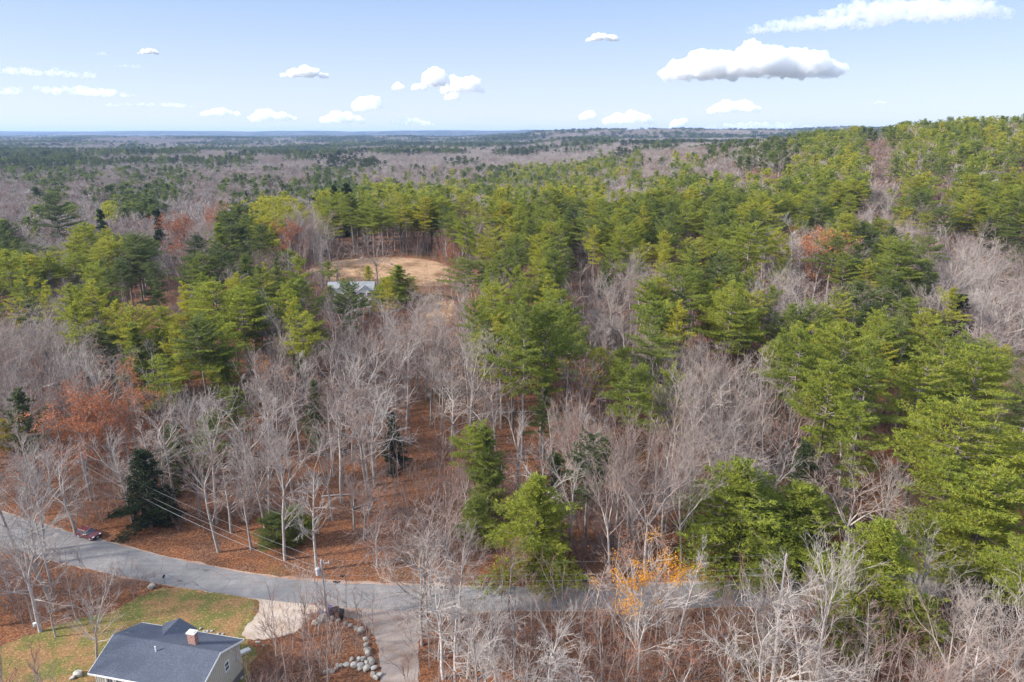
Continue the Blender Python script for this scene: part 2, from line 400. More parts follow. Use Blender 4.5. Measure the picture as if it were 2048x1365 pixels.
def blades(C, D, L, Wd, rs):
    """one triangle blade per row: centre C, direction D"""
    C = np.asarray(C); D = norm(np.asarray(D)); n = len(C)
    side = norm(np.cross(D, norm(rs.normal(size=(n, 3)))))
    L = np.broadcast_to(L, n)[:, None]; Wd = np.broadcast_to(Wd, n)[:, None]
    V = np.stack([C-side*Wd, C+side*Wd, C+D*L], 1).reshape(-1, 3)
    return V, np.arange(3*n).reshape(-1, 3)
def curve(p, d, L, r, n, rs, wob=.12, up=.0, taper=.35):
    """a wobbling limb; returns list of nodes (pos, dir, radius)"""
    out = [(p, d, r)]
    for i in range(n):
        d = d+rs.normal(size=3)*wob+np.array([0, 0, up]); d = d/np.linalg.norm(d)
        p = p+d*L/n; out.append((p, d, r*(1-(1-taper)*(i+1)/n)))
    return out
def nodes_to_segs(nd): return [np.concatenate([nd[i][0], nd[i+1][0], [nd[i][2], nd[i+1][2]]]) for i in range(len(nd)-1)]
def make_pine(seed, H, cb, R, style='mature', dens=1.0, blade=.34, bw=.055, far=False):
    """white pine: whorls of limbs carrying flat sprays of needle tufts. returns (trunk mesh data, crown mesh data)"""
    rs = np.random.RandomState(seed)
    tr = curve(np.zeros(3)-[0, 0, .6], np.array([0, 0, 1.]), H*.97, .0125*H+.06, 8, rs, .02, .05, .12)
    tk = nodes_to_segs(tr); th = np.array([q[0][2] for q in tr]); tx = np.array([q[0][:2] for q in tr])
    limb = []; C = []; D = []
    z = cb*H; k1, ph1 = rs.randint(2, 4), rs.rand()*6.28
    step = (.95 if not far else 1.7)*H/24
    # dead stubs below the crown
    if not far:
        for _ in range(int(14*(cb > .2))):
            zz = rs.uniform(.12, cb)*H; az = rs.rand()*6.28; L = rs.uniform(.5, 2.2)
            p = np.array([np.interp(zz, th, tx[:, 0]), np.interp(zz, th, tx[:, 1]), zz])
            limb += nodes_to_segs(curve(p, np.array([math.cos(az), math.sin(az), .1]), L, .035, 2, rs, .1, 0, .4))
    while z < H*.985:
        t = (z/H-cb)/(1-cb)
        if style == 'young': prof = (1-t)**.85*(.85+.15*min(1, t*5))+.04
        elif style == 'hemlock': prof = (1-t)**.7*(.8+.2*min(1, t*4))+.03
        elif style == 'plate': prof = min(1, .55+t*1.3)*(1-t)**.5*(1 if int(z/(H*.09)) % 2 else .62)+.05
        else: prof = min(1, .5+t*2.2)*(1-t**2.8)**.62*.95+.05
        nb = (rs.randint(4, 7) if not far else rs.randint(3, 5)); az0 = rs.rand()*6.28
        for b in range(nb):
            az = az0+b*2*math.pi/nb+rs.normal()*.25
            L = R*prof*(.5+.72*rs.beta(2.2, 1.6))*(1+.34*math.sin(k1*az+ph1+z*.4))
            if rs.rand() < .14: L *= .4
            if style == 'plate' and rs.rand() < .2: L *= 1.3
            L = max(L, .5)
            pit = (-.08+.75*t**1.3 if style != 'hemlock' else -.22+.4*t)+rs.normal()*.08
            p = np.array([np.interp(z, th, tx[:, 0]), np.interp(z, th, tx[:, 1]), z+rs.normal()*.3])
            d = np.array([math.cos(az)*math.cos(pit), math.sin(az)*math.cos(pit), math.sin(pit)])
            n = 4 if not far else 2
            nd = curve(p, d, L, .016*L+.02, n, rs, .06, .05 if style != 'hemlock' else -.03, .25)
            limb += nodes_to_segs(nd)
            q = np.array([m[0] for m in nd]); s_ = np.linspace(0, 1, len(q))
            s0 = .28 if style in ('mature', 'plate') else .15
            ns = max(2, int(L*(1-s0)/(.42 if not far else 1.0)*dens))
            for s in np.linspace(s0, 1, ns):
                pc = np.array([np.interp(s, s_, q[:, i]) for i in range(3)])
                lat = np.array([-math.sin(az), math.cos(az), 0]); wid = (.12+.42*(1-abs(s-.55)*1.3))*L*.55
                nl = max(1, int(wid/(.38 if not far else .9)*dens))
                for sd_ in (-1, 1):
                    for m in range(nl+1):
                        f = (m+rs.rand()*.7)/(nl+1)
                        c = pc+lat*sd_*wid*f+d*wid*f*.5+rs.normal(size=3)*[.12, .12, .07]+[0, 0, .12*f*wid]
                        C.append(c); D.append(d*.6+lat*sd_*.55*f+np.array([0, 0, .55]))
        z += step*rs.uniform(.6, 1.45)*(1-.35*t)
    C = np.array(C); D = norm(np.array(D))
    nbl = 10 if not far else 4
    CC = np.repeat(C, nbl, 0)+rs.normal(size=(len(C)*nbl, 3))*(.10 if not far else .3)*np.array([1, 1, .6])
    DD = norm(np.repeat(D, nbl, 0)+rs.normal(size=(len(C)*nbl, 3))*.62)
    s = rs.uniform(.65, 1.25, len(CC)); bm_, wm = (blade, bw) if not far else (blade*2.3, bw*3.6)
    vb, fb = blades(CC, DD, bm_*s, wm*s, rs)
    return tk, limb, (vb, fb)
def fork(p, d, L, r, lev, maxlev, rs, prm, segs, tips):
    n = 3 if lev < 2 else 2
    nd = curve(p, d, L, r, n, rs, prm['wob']*(1+.25*lev), prm['up'], .62 if lev < maxlev else .25)
    for s in nodes_to_segs(nd): segs[lev].append(s)
    if lev >= maxlev: tips.append((nd[-1][0], nd[-1][1])); return
    nb = rs.randint(prm['nb'][0], prm['nb'][1]+1)
    for k in range(nb):
        end = k < 2
        i = n if end else rs.randint(1, n+1)
        pp, dd, rr = nd[i]
        if not end: pp = nd[i-1][0]+(nd[i][0]-nd[i-1][0])*rs.rand()
        ax = rs.normal(size=3); ax -= dd*ax.dot(dd); ax /= np.linalg.norm(ax)
        an = prm['ang']*rs.uniform(.55, 1.25)*(1 if not end else .75)*(1 if lev == 0 else 1.1)
        nd_ = dd*math.cos(an)+ax*math.sin(an)
        fork(pp, nd_, L*rs.uniform(.58, .84)*(1 if end else .85), max(rr*(.78 if end else .55), prm['rmin']), lev+1, maxlev, rs, prm, segs, tips)
BARE = dict(
    vase=dict(t=.42, lead=(3, 4), spread=.30, L=.25, nb=(3, 4), ang=.46, wob=.09, up=.045, lev=4, side=4),
    single=dict(t=.86, lead=(1, 1), spread=.1, L=.10, nb=(3, 4), ang=.5, wob=.07, up=.05, lev=3, side=26),
    tall=dict(t=.62, lead=(2, 3), spread=.28, L=.16, nb=(3, 4), ang=.5, wob=.10, up=.03, lev=4, side=8),
    oak=dict(t=.36, lead=(3, 5), spread=.75, L=.24, nb=(3, 4), ang=.68, wob=.17, up=.02, lev=4, side=5),
    shrub=dict(t=.06, lead=(5, 7), spread=.42, L=.40, nb=(2, 3), ang=.42, wob=.12, up=.04, lev=3, side=0),
    sapling=dict(t=.5, lead=(1, 2), spread=.2, L=.3, nb=(2, 3), ang=.42, wob=.1, up=.04, lev=2, side=7))
def make_bare(seed, H, kind, rmin=.0155, r0=None, lod=0):
    rs = np.random.RandomState(seed); prm = dict(BARE[kind]); prm['rmin'] = rmin
    r0 = r0 or .010*H+.045
    lev = prm['lev']-lod; segs = [[] for _ in range(lev+1)]; tips = []
    tr = curve(np.array([0, 0, -.5]), np.array([rs.normal()*.04, rs.normal()*.04, 1.]), H*prm['t']+.5, r0, 6, rs, .035, .03, .62 if prm['lead'][1] > 1 else .2)
    tk = nodes_to_segs(tr); top, dtop, rt = tr[-1]
    nl = rs.randint(prm['lead'][0], prm['lead'][1]+1); az = rs.rand()*6.28
    for k in range(nl):
        a_ = az+k*6.28/nl+rs.normal()*.2; sp_ = prm['spread']*rs.uniform(.6, 1.3)
        d = dtop*math.cos(sp_)+np.array([math.cos(a_), math.sin(a_), 0])*math.sin(sp_)
        fork(top, d/np.linalg.norm(d), H*prm['L']*rs.uniform(.85, 1.15), rt*.78, 0, lev, rs, prm, segs, tips)
    for k in range(prm['side']):
        f = rs.uniform(.45 if kind != 'single' else .32, .98); i = min(int(f*6), 5); g = f*6-i
        p = tr[i][0]*(1-g)+tr[i+1][0]*g; a_ = rs.rand()*6.28; el = rs.uniform(.35, .95)
        d = np.array([math.cos(a_)*math.cos(el), math.sin(a_)*math.cos(el), math.sin(el)])
        L = H*prm['L']*(.75 if kind != 'single' else 1.5*(1.25-f))*rs.uniform(.6, 1.1)
        fork(p, d, L, max(tr[i][2]*.38, rmin), 1 if kind != 'single' else 0, lev, rs, prm, segs, tips)
    return tk, segs, tips
def bare_meshes(name, data, bark, twig, leaves=None, seed=0):
    tk, segs, tips = data
    tm = mesh_from('trunk', *merge2([seg_tubes(tk+segs[0], 7)]), [M[bark]], smooth=True)
    parts = [seg_tubes(s, 5 if i == 1 else 3) for i, s in enumerate(segs) if i > 0 and len(s)]
    v, f = merge(parts); cm = mesh_from('branches', v, f, [M[twig]])
    lm = None
    if leaves:
        rs = np.random.RandomState(seed); n, L, W_, keep = leaves
        T = np.array([t[0] for t in tips]); T = T[keep(T, rs)]
        C = np.repeat(T, n, 0)+rs.normal(size=(len(T)*n, 3))*.33
        vb, fb = blades(C, rs.normal(size=C.shape), L*rs.uniform(.6, 1.2, len(C)), W_*rs.uniform(.6, 1.2, len(C)), rs)
        lm = mesh_from('foliage', vb, [fb], [M['rust']])
    return tm, cm, lm
def merge2(parts):
    v, f = merge(parts); return v, f
def pine_meshes(data):
    tk, limb, (vb, fb) = data
    tm = mesh_from('trunk', *merge2([seg_tubes(tk, 8), seg_tubes(limb, 4)]), [M['bark_pine']], smooth=True)
    return tm, mesh_from('crown', vb, [fb], [M['needle']])
# near kinds: a dict of lists of (height, crown half width, trunk mesh, crown mesh, leaf mesh)
K = {}
K['pine'] = [(24., 4.6) + pine_meshes(make_pine(s, 24, cb, 4.6, st)) + (None,)
             for s, cb, st in ((1, .48, 'mature'), (2, .40, 'mature'), (3, .56, 'mature'), (4, .46, 'plate'), (5, .42, 'mature'), (6, .54, 'plate'), (7, .34, 'young'), (8, .60, 'mature'))]
K['bushy'] = [(16., 4.4) + pine_meshes(make_pine(s, 16, .07, 4.4, st, 1.05)) + (None,) for s, st in ((11, 'young'), (12, 'mature'), (13, 'young'))]
K['hemlock'] = [(14., 3.4) + pine_meshes(make_pine(s, 14, .05, 3.4, 'hemlock', 1.4, .28, .055)) + (None,) for s in (21, 22)]
K['sparse'] = [(17., 3.0) + pine_meshes(make_pine(s, 17, .35, 3.0, 'plate', .62, .36, .07)) + (None,) for s in (31, 32)]
K['bare'] = [(17., 4.) + bare_meshes('b', make_bare(s, 17, kd), 'bark', 'twig')
             for s, kd in ((41, 'vase'), (42, 'tall'), (43, 'single'), (44, 'vase'), (45, 'tall'), (46, 'oak'), (47, 'single'), (48, 'vase'), (49, 'tall'), (50, 'single'))]
K['oakbare'] = [(16., 5.) + bare_meshes('b', make_bare(s, 16, 'oak', .019), 'bark', 'twig') for s in (51, 52, 53)]
K['birchbare'] = [(17., 3.5) + bare_meshes('b', make_bare(s, 17, kd, .018), 'bark_birch', 'twig') for s, kd in ((61, 'tall'), (62, 'vase'), (63, 'single'))]
allk = lambda T, rs: rs.rand(len(T)) < .9
K['rust'] = [(15., 4.5) + bare_meshes('b', make_bare(s, 15, kd, .022, lod=1), 'bark', 'twig', (15, .27, .095, allk), s) for s, kd in ((71, 'oak'), (72, 'vase'))]
K['thin_rust'] = [(15., 4.) + bare_meshes('b', make_bare(s, 15, kd), 'bark', 'twig', (3, .26, .10, lambda T, rs: rs.rand(len(T)) < .22), s) for s, kd in ((74, 'vase'), (75, 'tall'))]
K['shrub'] = [(5., 2.) + bare_meshes('b', make_bare(s, 5, 'shrub', .022, .05), 'bark', 'twig') for s in (81, 82)]
K['sapling'] = [(9., 2.) + bare_meshes('b', make_bare(s, 9, 'sapling', .022, .06), 'bark', 'twig') for s in (84, 85)]
def measure(me):
    n = len(me.vertices); c = np.empty(n*3, np.float32); me.vertices.foreach_get('co', c); c = c.reshape(-1, 3)
    return c[:, 2].max(), np.percentile(np.hypot(c[:, 0], c[:, 1]), 92)
for k in K:
    L = []
    for (h, r, tm, cm, lm) in K[k]:
        zz, rr = measure(cm); L.append((zz, rr, tm, cm, lm))
    K[k] = L
NAMES = dict(pine='pine_tree', bushy='pine_tree', hemlock='hemlock_tree', sparse='pine_tree', bare='bare_tree', oakbare='bare_tree',
             birchbare='bare_tree', rust='oak_tree', thin_rust='oak_tree', shrub='bare_shrub', sapling='bare_sapling')
CATS = dict(pine='pine tree', bushy='pine tree', hemlock='hemlock tree', sparse='pine tree', bare='bare tree', oakbare='bare tree',
            birchbare='bare tree', rust='oak tree', thin_rust='oak tree', shrub='shrub', sapling='sapling')
SHOW = []
TREES = []      # every individual tree: x, y, r for spacing
def plant(kind, x, y, H, tint, label, group=None, var=None, Rw=None, rz=None, rs=random, lean=(0, 0), name=None, cat=None):
    lst = K[kind]; v = var if var is not None else rs.randrange(len(lst)); h0, r0, tm, cm, lm = lst[v % len(lst)]
    s = H/h0; sx = s if Rw is None else Rw/r0; sx = max(min(sx, s*(2.4 if kind == 'bushy' else 1.6)), s*.5)
    o = empty(name or NAMES[kind], (x, y, tz(x, y)), rs.uniform(0, 6.28) if rz is None else rz)
    o.scale = (sx, sx, s); o.rotation_euler[0] = lean[0]; o.rotation_euler[1] = lean[1]
    tag(o, label, cat or CATS[kind], group)
    for nm, me in (('trunk', tm), ('crown' if lst is not K['bare'] and kind in ('pine', 'bushy', 'hemlock', 'sparse') else 'branches', cm), ('foliage', lm)):
        if me is None: continue
        c = bpy.data.objects.new(nm, me); COL.objects.link(c); c.parent = o
        c['tint'] = float(tint if nm != 'branches' else (tint if kind not in ('rust', 'thin_rust') else .5))
    TREES.append((x, y)); return o
def hero(kind, px, py, d, wpx, tint, label, **k):
    """tree whose top shows at px,py of the photograph and which stands d metres ahead of the camera's foot"""
    r = ray(px, py); x = r.x/r.y*d; zt = HC+r.z/r.y*d; H = max(zt-tz(x, d), 2.0)
    dist = math.sqrt(x*x+d*d+(HC-zt)**2)
    if kind in ('pine', 'bushy', 'hemlock', 'rust', 'topbirch', 'sparse'):
        bx, by = proj(x, d, tz(x, d)); hgt = (by-py)*(.62 if kind in ('pine', 'sparse') else .7 if kind == 'rust' else .85)
        SHOW.append((px-(wpx or 60)*.42, px+(wpx or 60)*.42, py, py+hgt, d))
    return plant(kind, x, d, H, tint, label, Rw=(wpx/2)*dist/1365 if wpx else None, **k)
# ------------------------------------------------------------------ grey roofed house
M['shingle'] = m_speck('shingles', C3(.04, .046, .066), C3(.115, .125, .16), C3(.06, .068, .09), 7, .6, .6)
M['siding'] = plain('beige_siding', C3(.50, .47, .39), .8, .12, 2)
M['trim'] = plain('white_trim', C3(.78, .78, .77), .5, .06, 2)
M['white'] = plain('white_siding', C3(.80, .80, .80), .7, .06, 1)
M['glass'] = plain('window_glass', C3(.03, .04, .06), .12, .1, 1, 0, .6)
M['stone_base'] = plain('concrete_base', C3(.16, .145, .15), .9, .3, 2)
M['concrete'] = plain('pale_concrete', C3(.62, .58, .54), .9, .15, 3)
M['dark'] = plain('black_plastic', C3(.018, .018, .020), .5, .3, 5)
M['blue'] = plain('blue_plastic', C3(.02, .05, .20), .45, .2, 5)
M['greyp'] = plain('grey_plastic', C3(.45, .46, .5), .5, .15, 5)
M['rock'] = m_speck('granite', C3(.26, .24, .22), C3(.46, .43, .39), C3(.20, .16, .125), 4, 1.2, .6)
M['wood'] = plain('weathered_wood', C3(.36, .33, .33), .85, .35, 4, bs=.4)
M['steel'] = plain('galvanised_steel', C3(.55, .58, .62), .45, .15, 4, .4)
M['cable'] = plain('cable', C3(.22, .22, .23), .6, .2, 2)
M['porcelain'] = plain('porcelain', C3(.5, .5, .52), .35, .1, 2)
M['red'] = plain('dark_red_paint', C3(.12, .010, .018), .28, .1, 2, .25, .5, .8)
M['rubber'] = plain('tyre_rubber', C3(.018, .018, .018), .85, .2, 5)
M['alloy'] = plain('alloy', C3(.55, .55, .57), .35, .1, 5, .7)
M['lamp'] = plain('lamp_glass', C3(.7, .72, .75), .15, .05, 3, 0, .6)
M['darkcar'] = plain('dark_car_paint', C3(.02, .024, .03), .3, .1, 2, .2, .5, .8)
def m_brick():
    k = NB('red_brick'); O = k.coord(); b = k.n('ShaderNodeTexBrick'); b.inputs['Scale'].default_value = 1
    b.inputs['Brick Width'].default_value = .4; b.inputs['Row Height'].default_value = .16; b.inputs['Mortar Size'].default_value = .02
    mp = k.n('ShaderNodeMapping'); mp.inputs['Rotation'].default_value = (R_(90), 0, 0); k.l(O, mp.inputs['Vector']); k.l(mp.outputs[0], b.inputs['Vector'])
    b.inputs['Color1'].default_value = C3(.16, .035, .025); b.inputs['Color2'].default_value = C3(.30, .10, .07); b.inputs['Mortar'].default_value = C3(.5, .45, .4)
    k.bsdf(b.outputs[0], .9, b.outputs[1], .4, .01); return k.m
M['brick'] = m_brick()
HX, HY, HR = -39.3, 64.25, R_(-12)
hs = empty('grey_roof_house', (HX, HY, 0), HR)
tag(hs, 'beige house with dark blue-grey shingle roof and brick chimney beside the lawn', 'house')
L2, WD, ZR, ZE = 6.55, 3.75, 6.5, 4.93
# walls as one pentagonal prism
pen = [(-L2, -WD, -.5), (-L2, WD, -.5), (-L2, WD, ZE), (-L2, 0, ZR-.12), (-L2, -WD, ZE)]
w = MB(); w.prism(pen, (2*L2, 0, 0)); w.obj('wall', M['siding'], hs)
bt = MB()
n_b = 44
for i in range(n_b):       # battens on the long front wall and the gable ends
    x = -L2+(i+.5)*2*L2/n_b; bt.box((x, -WD-.02, 2.35), (.05, .04, 4.9))
for i in range(24):
    y = -WD+(i+.5)*2*WD/24; h = ZE+(ZR-.12-ZE)*(1-abs(y)/WD)
    for s in (-1, 1): bt.box((s*(L2+.02), y, h/2-.1), (.04, .05, h-.1))
bt.obj('siding_batten', M['siding'], hs)
MB().box((0, 0, .3), (2*L2+.12, 2*WD+.12, 1.4)).obj('foundation', M['stone_base'], hs)
rf = MB(); OX, OY = L2+.35, WD+.42
sl_ = (ZR-ZE)/WD
for s in (-1, 1):
    rf.prism([(-OX, 0, ZR), (-OX, s*OY, ZR-OY*sl_), (-OX, s*OY, ZR-OY*sl_+.16), (-OX, 0, ZR+.16)], (2*OX, 0, 0))
roof = rf.obj('roof', M['shingle'], hs)
tr_ = MB()
for s in (-1, 1):
    for e_ in (-1, 1):
        xx = e_*(OX+.003)-(0.05 if e_ < 0 else 0)
        tr_.prism([(xx, 0, ZR-.10), (xx, s*(OY+.02), ZR-OY*sl_-.10), (xx, s*(OY+.02), ZR-OY*sl_+.13), (xx, 0, ZR+.13)], (.05, 0, 0))
    tr_.box((0, s*(OY+.03), ZR-OY*sl_+.03), (2*OX+.1, .05, .22))
tr_.obj('roof_trim', M['trim'], hs)
# entrance gable at the back
gx, gw, gy, gz = -1.9, 2.2, 4.7, 5.85
pg = MB()
for s in (-1, 1):
    pg.prism([(gx, .6, gz), (gx+s*gw, .6, gz-gw*.5), (gx+s*gw, .6, gz-gw*.5+.14), (gx, .6, gz+.14)], (0, gy-.6, 0))
pg.obj('entrance_roof', M['shingle'], hs)
MB().prism([(gx-gw+.3, WD-.2, -.3), (gx+gw-.3, WD-.2, -.3), (gx+gw-.3, WD-.2, gz-gw*.5+.05), (gx, WD-.2, gz-.1), (gx-gw+.3, WD-.2, gz-gw*.5+.05)], (0, gy-WD, 0)).obj('entrance_wall', M['siding'], hs)
ch = MB().box((2.75, 1.0, 6.75), (.95, .6, 1.9)).obj('chimney', M['brick'], roof)
tag(MB().box((2.75, 1.0, 7.76), (1.1, .75, .14)).box((2.75, 1.0, 7.86), (.7, .4, .1)).obj('chimney_cap', M['concrete'], roof), 'pale slab capping the brick chimney')
MB().tube((-.6, -1.0, 5.8), (-.6, -1.0, 6.9), .07, n=10).obj('vent_pipe', M['trim'], roof)
def window(par, c, w_, h_, face, name='window'):
    """face: 'x' for a gable wall (normal +x), 'y' for the front wall (normal -y)"""
    f = MB(); t = .09
    def bx(u, v, du, dv, dep, off):
        if face == 'x': f_.box((c[0]+off, c[1]+u, c[2]+v), (dep, du, dv))
        else: f_.box((c[0]+u, c[1]-off, c[2]+v), (du, dep, dv))
    f_ = f
    for s in (-1, 1):
        bx(s*w_/2, 0, t, h_+t, .08, .05); bx(0, s*h_/2, w_-t, t, .08, .05)
    bx(0, 0, w_-t, .06, .06, .045)
    fr = f.obj(name, M['trim'], par); f_ = g = MB(); bx(0, 0, w_-t, h_-t, .03, .02); g.obj('pane', M['glass'], fr); return fr
window(hs, (L2, 1.1, 3.7), .75, 1.15, 'x'); window(hs, (L2, -1.6, 1.9), .9, 1.2, 'x')
for x in (-4.6, -3.4, .6, 3.6): window(hs, (x, -WD, 3.6), .95, 1.7, 'y')
MB().box((L2+.12, 2.9, 3.2), (.16, .3, .45)).tube((L2+.12, 2.9, 3.4), (L2+.12, 2.9, 5.0), .035, n=6).obj('electric_meter', M['greyp'], hs)
for vy_, vz_ in ((2.0, 5.0), (-.3, 1.9)): MB().tube((L2, vy_, vz_), (L2+.14, vy_, vz_), .08, n=10).obj('wall_vent', M['trim'], hs)
# paved pad behind the house
px_ = P0((474, 1308), (497, 1299), (503, 1303), (480, 1314))
s_ = MB(); s_.prism([(x, y, .0) for x, y in px_], (0, 0, .35)); tag(s_.obj('concrete_step', M['concrete']), 'pale concrete slab at the rear right corner of the grey roofed house', 'step')
# ------------------------------------------------------------------ boulders
def rock_mesh(seed):
    import bmesh
    rr = random.Random(seed); bm = bmesh.new(); bmesh.ops.create_icosphere(bm, subdivisions=3, radius=.5)
    pl = [Vector((rr.gauss(0, 1), rr.gauss(0, 1), rr.gauss(0, .8))).normalized() for _ in range(11)]; ds = [rr.uniform(.30, .44) for _ in pl]
    for v in bm.verts:
        for p_, d_ in zip(pl, ds):
            q = v.co.dot(p_)-d_
            if q > 0: v.co -= p_*q*.92
        v.co += v.co*rr.uniform(-.025, .025)
    me = bpy.data.meshes.new('boulder'); bm.to_mesh(me); bm.free(); me.materials.append(M['rock']); return me
RK = [rock_mesh(s) for s in range(6)]
def rock(px, py, size, label, group=None, flat=.75, i=[0], mat=None):
    x, y = at_terr(px, py); i[0] += 1; k = i[0]
    o = obj('boulder', RK[k % 6], None, (x, y, tz(x, y)+size*flat*.22), (0, 0, k*1.7))
    size *= .86; o.scale = (size*1.1, size*.9, size*flat); return tag(o, label, 'boulder', group)
ordn = ['first', 'second', 'third', 'fourth', 'fifth', 'sixth', 'seventh', 'eighth', 'ninth', 'tenth', 'eleventh', 'twelfth', 'thirteenth', 'fourteenth', 'fifteenth', 'sixteenth', 'seventeenth', 'eighteenth', 'nineteenth', 'twentieth']
rock(646, 1238, 2.1, 'largest flat-topped grey boulder at the foot of the utility pole', flat=.55)
rock(632, 1249, 1.3, 'pointed pale boulder left of the utility pole foot')
for n_, (px, py, sz) in enumerate([(665, 1239, .8), (677, 1245, .8), (692, 1250, .85), (701, 1255, .8), (712, 1262, 1.0), (722, 1267, 1.3), (731, 1284, .85), (732, 1293, .85), (735, 1303, 1.15), (737, 1314, 1.1), (741, 1323, .9), (744, 1332, 1.1), (749, 1341, 1.0), (746, 1353, .95), (759, 1356, .9), (752, 1363, .9)]):
    rock(px, py, sz, 'pale boulder edging the curved gravel driveway, %s along from the utility pole' % ordn[n_], 'boulders edging the driveway')
for n_, (px, py, sz) in enumerate([(654, 1347, .95), (665, 1346, .85), (673, 1343, .7), (676, 1337, .75), (682, 1335, .75), (694, 1333, 1.05), (704, 1326, .8), (708, 1333, 1.15), (718, 1324, .9), (721, 1333, 1.0), (721, 1340, 1.0), (727, 1326, .95), (733, 1331, .8), (734, 1341, 1.2)]):
    rock(px, py, sz, 'pale boulder in the side row of the garden wall, %s from the left' % ordn[n_], 'boulders in the side row of the garden wall')
rock(158, 1353, 1.4, 'large white boulder at the front left corner of the grey roofed house')
rock(147, 1362, .8, 'small grey boulder just left of the large white boulder by the house')
rock(305, 1180, 1.3, 'pale upright boulder at the lawn edge near the black mailbox', flat=1.0)
for n_, px in enumerate((402, 409, 416, 424, 437, 447)):
    rock(px, 1262+(px-402)*.28, .5, 'small white stone edging the lawn behind the house roof, %s from the left' % ordn[n_], 'small white stones behind the house')
for n_, (px, py) in enumerate(((514, 1289), (519, 1291), (527, 1292))):
    rock(px, py, .45, 'small white stone below the pale parking pad, %s from the left' % ordn[n_], 'small white stones below the parking pad')
rock(484, 1358, .6, 'single small pale stone on the slope right of the house gable')
rock(2003, 715, 2.2, 'dark flat rock at the right edge above the right hand lawn')
rock(1999, 745, 2.0, 'pale grey rock at the top corner of the right hand lawn')
# ------------------------------------------------------------------ utility poles and wires
def upole(x, y, h, label, lean=(0, 0), trans=True):
    z = tz(x, y); t = empty('utility_pole', (x, y, z)); tag(t, label, 'utility pole'); t.rotation_euler = (lean[0], lean[1], 0)
    MB().tube((0, 0, -1), (0, 0, h), .17, .12, 12).obj('pole', M['wood'], t)
    if trans:
        c = MB().tube((-.55, -.05, h-2.1), (-.55, -.05, h-1.15), .27, n=16).tube((-.55, -.05, h-1.15), (-.55, -.05, h-1.05), .29, .2, 16)
        tr2 = c.obj('transformer', M['greyp'], t); MB().tube((-.55, -.05, h-1.05), (-.55, -.05, h-.8), .05, n=8).obj('bushing', M['porcelain'], tr2)
        MB().box((.45, 0, h-.35), (1.3, .1, .12)).obj('crossarm', M['wood'], t)
        for q, z0_, z1_ in ((.3, -.29, -.02), (.95, -.29, -.02), (0, 0, .2)): MB().tube((q, 0, h+z0_), (q, 0, h+z1_), .05, n=8).obj('insulator', M['porcelain'], t)
        MB().tube((.24, -.1, .3), (.17, -.1, h-2.2), .035, n=6).obj('conduit', M['steel'], t)
    else:
        MB().tube((0, 0, h), (0, 0, h+.2), .05, n=8).obj('insulator', M['porcelain'], t)
    return t
UX, UY = at(655, 1244, 0); UH = 9.4
upole(UX, UY, UH, 'grey wooden utility pole with transformer beside the bins', (0, R_(-.5)))
P2 = at_terr(183, 1003); upole(P2[0], P2[1], 9.2, 'bare grey utility pole above the parked red car', (0, R_(-1)), False)
P3 = (36.0, 77.5); upole(P3[0], P3[1], 9.2, 'utility pole among the pines by the road at right', (0, 0), False)
def wire(label, a_, b_, sag, r=.022, name='overhead_wire'):
    a_ = Vector(a_); b_ = Vector(b_); n = 24; m = MB(); pts = []
    for i in range(n+1):
        t = i/n; p = a_.lerp(b_, t); p.z -= sag*4*t*(1-t); pts.append(p)
    for i in range(n): m.tube(pts[i], pts[i+1], r, n=5, caps=False)
    return tag(m.obj(name, M['cable']), label, 'wire')
zt2 = tz(*P2)
wire('topmost power wire running left from the transformer pole across the road', (UX, UY, UH+.15), (P2[0], P2[1], zt2+9.3), 1.0, .013)
wire('upper of two lower wires running left from the transformer pole', (UX, UY+.1, UH-1.3), (P2[0], P2[1], zt2+7.6), 1.1, .017)
wire('thick lowest cable running left from the transformer pole', (UX, UY+.1, UH-2.4), (P2[0], P2[1], zt2+6.8), 1.2, .026)
wire('topmost power wire running right from the transformer pole', (UX, UY, UH+.15), (P3[0], P3[1], 9.3), .8, .009)
wire('thick lower cable running right along the road from the transformer pole', (UX, UY, 6.3), (P3[0], P3[1], 6.3), .5, .018)
wire('thin upper cable running right along the road below the power wire', (UX, UY, 7.2), (P3[0], P3[1], 7.2), .5, .012)
def closure(t, z, L, label):
    x = UX+(P3[0]-UX)*t; y = UY+(P3[1]-UY)*t; z = z-.5*4*t*(1-t)
    m = MB().tube((x-L/2, y, z-.05), (x+L/2, y, z-.05), .11, n=10).box((x, y, z-.16), (L*.35, .16, .16)); tag(m.obj('cable_splice_box', M['dark']), label, 'splice box')
closure(.028, 6.3, .9, 'black splice box on the lower cable right of the transformer pole')
closure(.022+.02, 7.2, .6, 'smaller black splice box on the upper cable near the transformer pole')
closure(.565, 6.3, .9, 'black splice box on the cable in front of the big roadside pine')
# ------------------------------------------------------------------ bins, mailbox, bucket
def bin_(px, py, h, w_, mat, label, rz=0, wheels=True):
    x, y = at(px, py); t = empty('wheeled_bin' if wheels else 'recycling_tub', (x, y, 0), rz); tag(t, label, 'bin')
    MB().box((0, 0, h/2+.03), (w_*.84, w_*.84, h), taper=1.17).obj('body', mat, t, bevel=.03)
    if wheels:
        MB().box((0, 0, h+.08), (w_*1.04, w_*1.06, .09)).box((0, w_*.53, h+.02), (w_*.8, .09, .08)).obj('lid', mat, t, bevel=.02)
        for s in (-1, 1): MB().tube((s*w_*.5, w_*.38, .12), (s*w_*.4, w_*.38, .12), .12, n=12).obj('wheel', M['rubber'], t)
    else:
        MB().box((0, 0, h+.05), (w_*1.05, w_*1.05, .05)).obj('rim', mat, t, bevel=.015)
    return t
bin_(673, 1233, 1.15, .8, M['dark'], 'left of the two black wheeled bins by the utility pole', .3)
bin_(682, 1237, 1.15, .8, M['dark'], 'right of the two black wheeled bins by the utility pole', -.2)
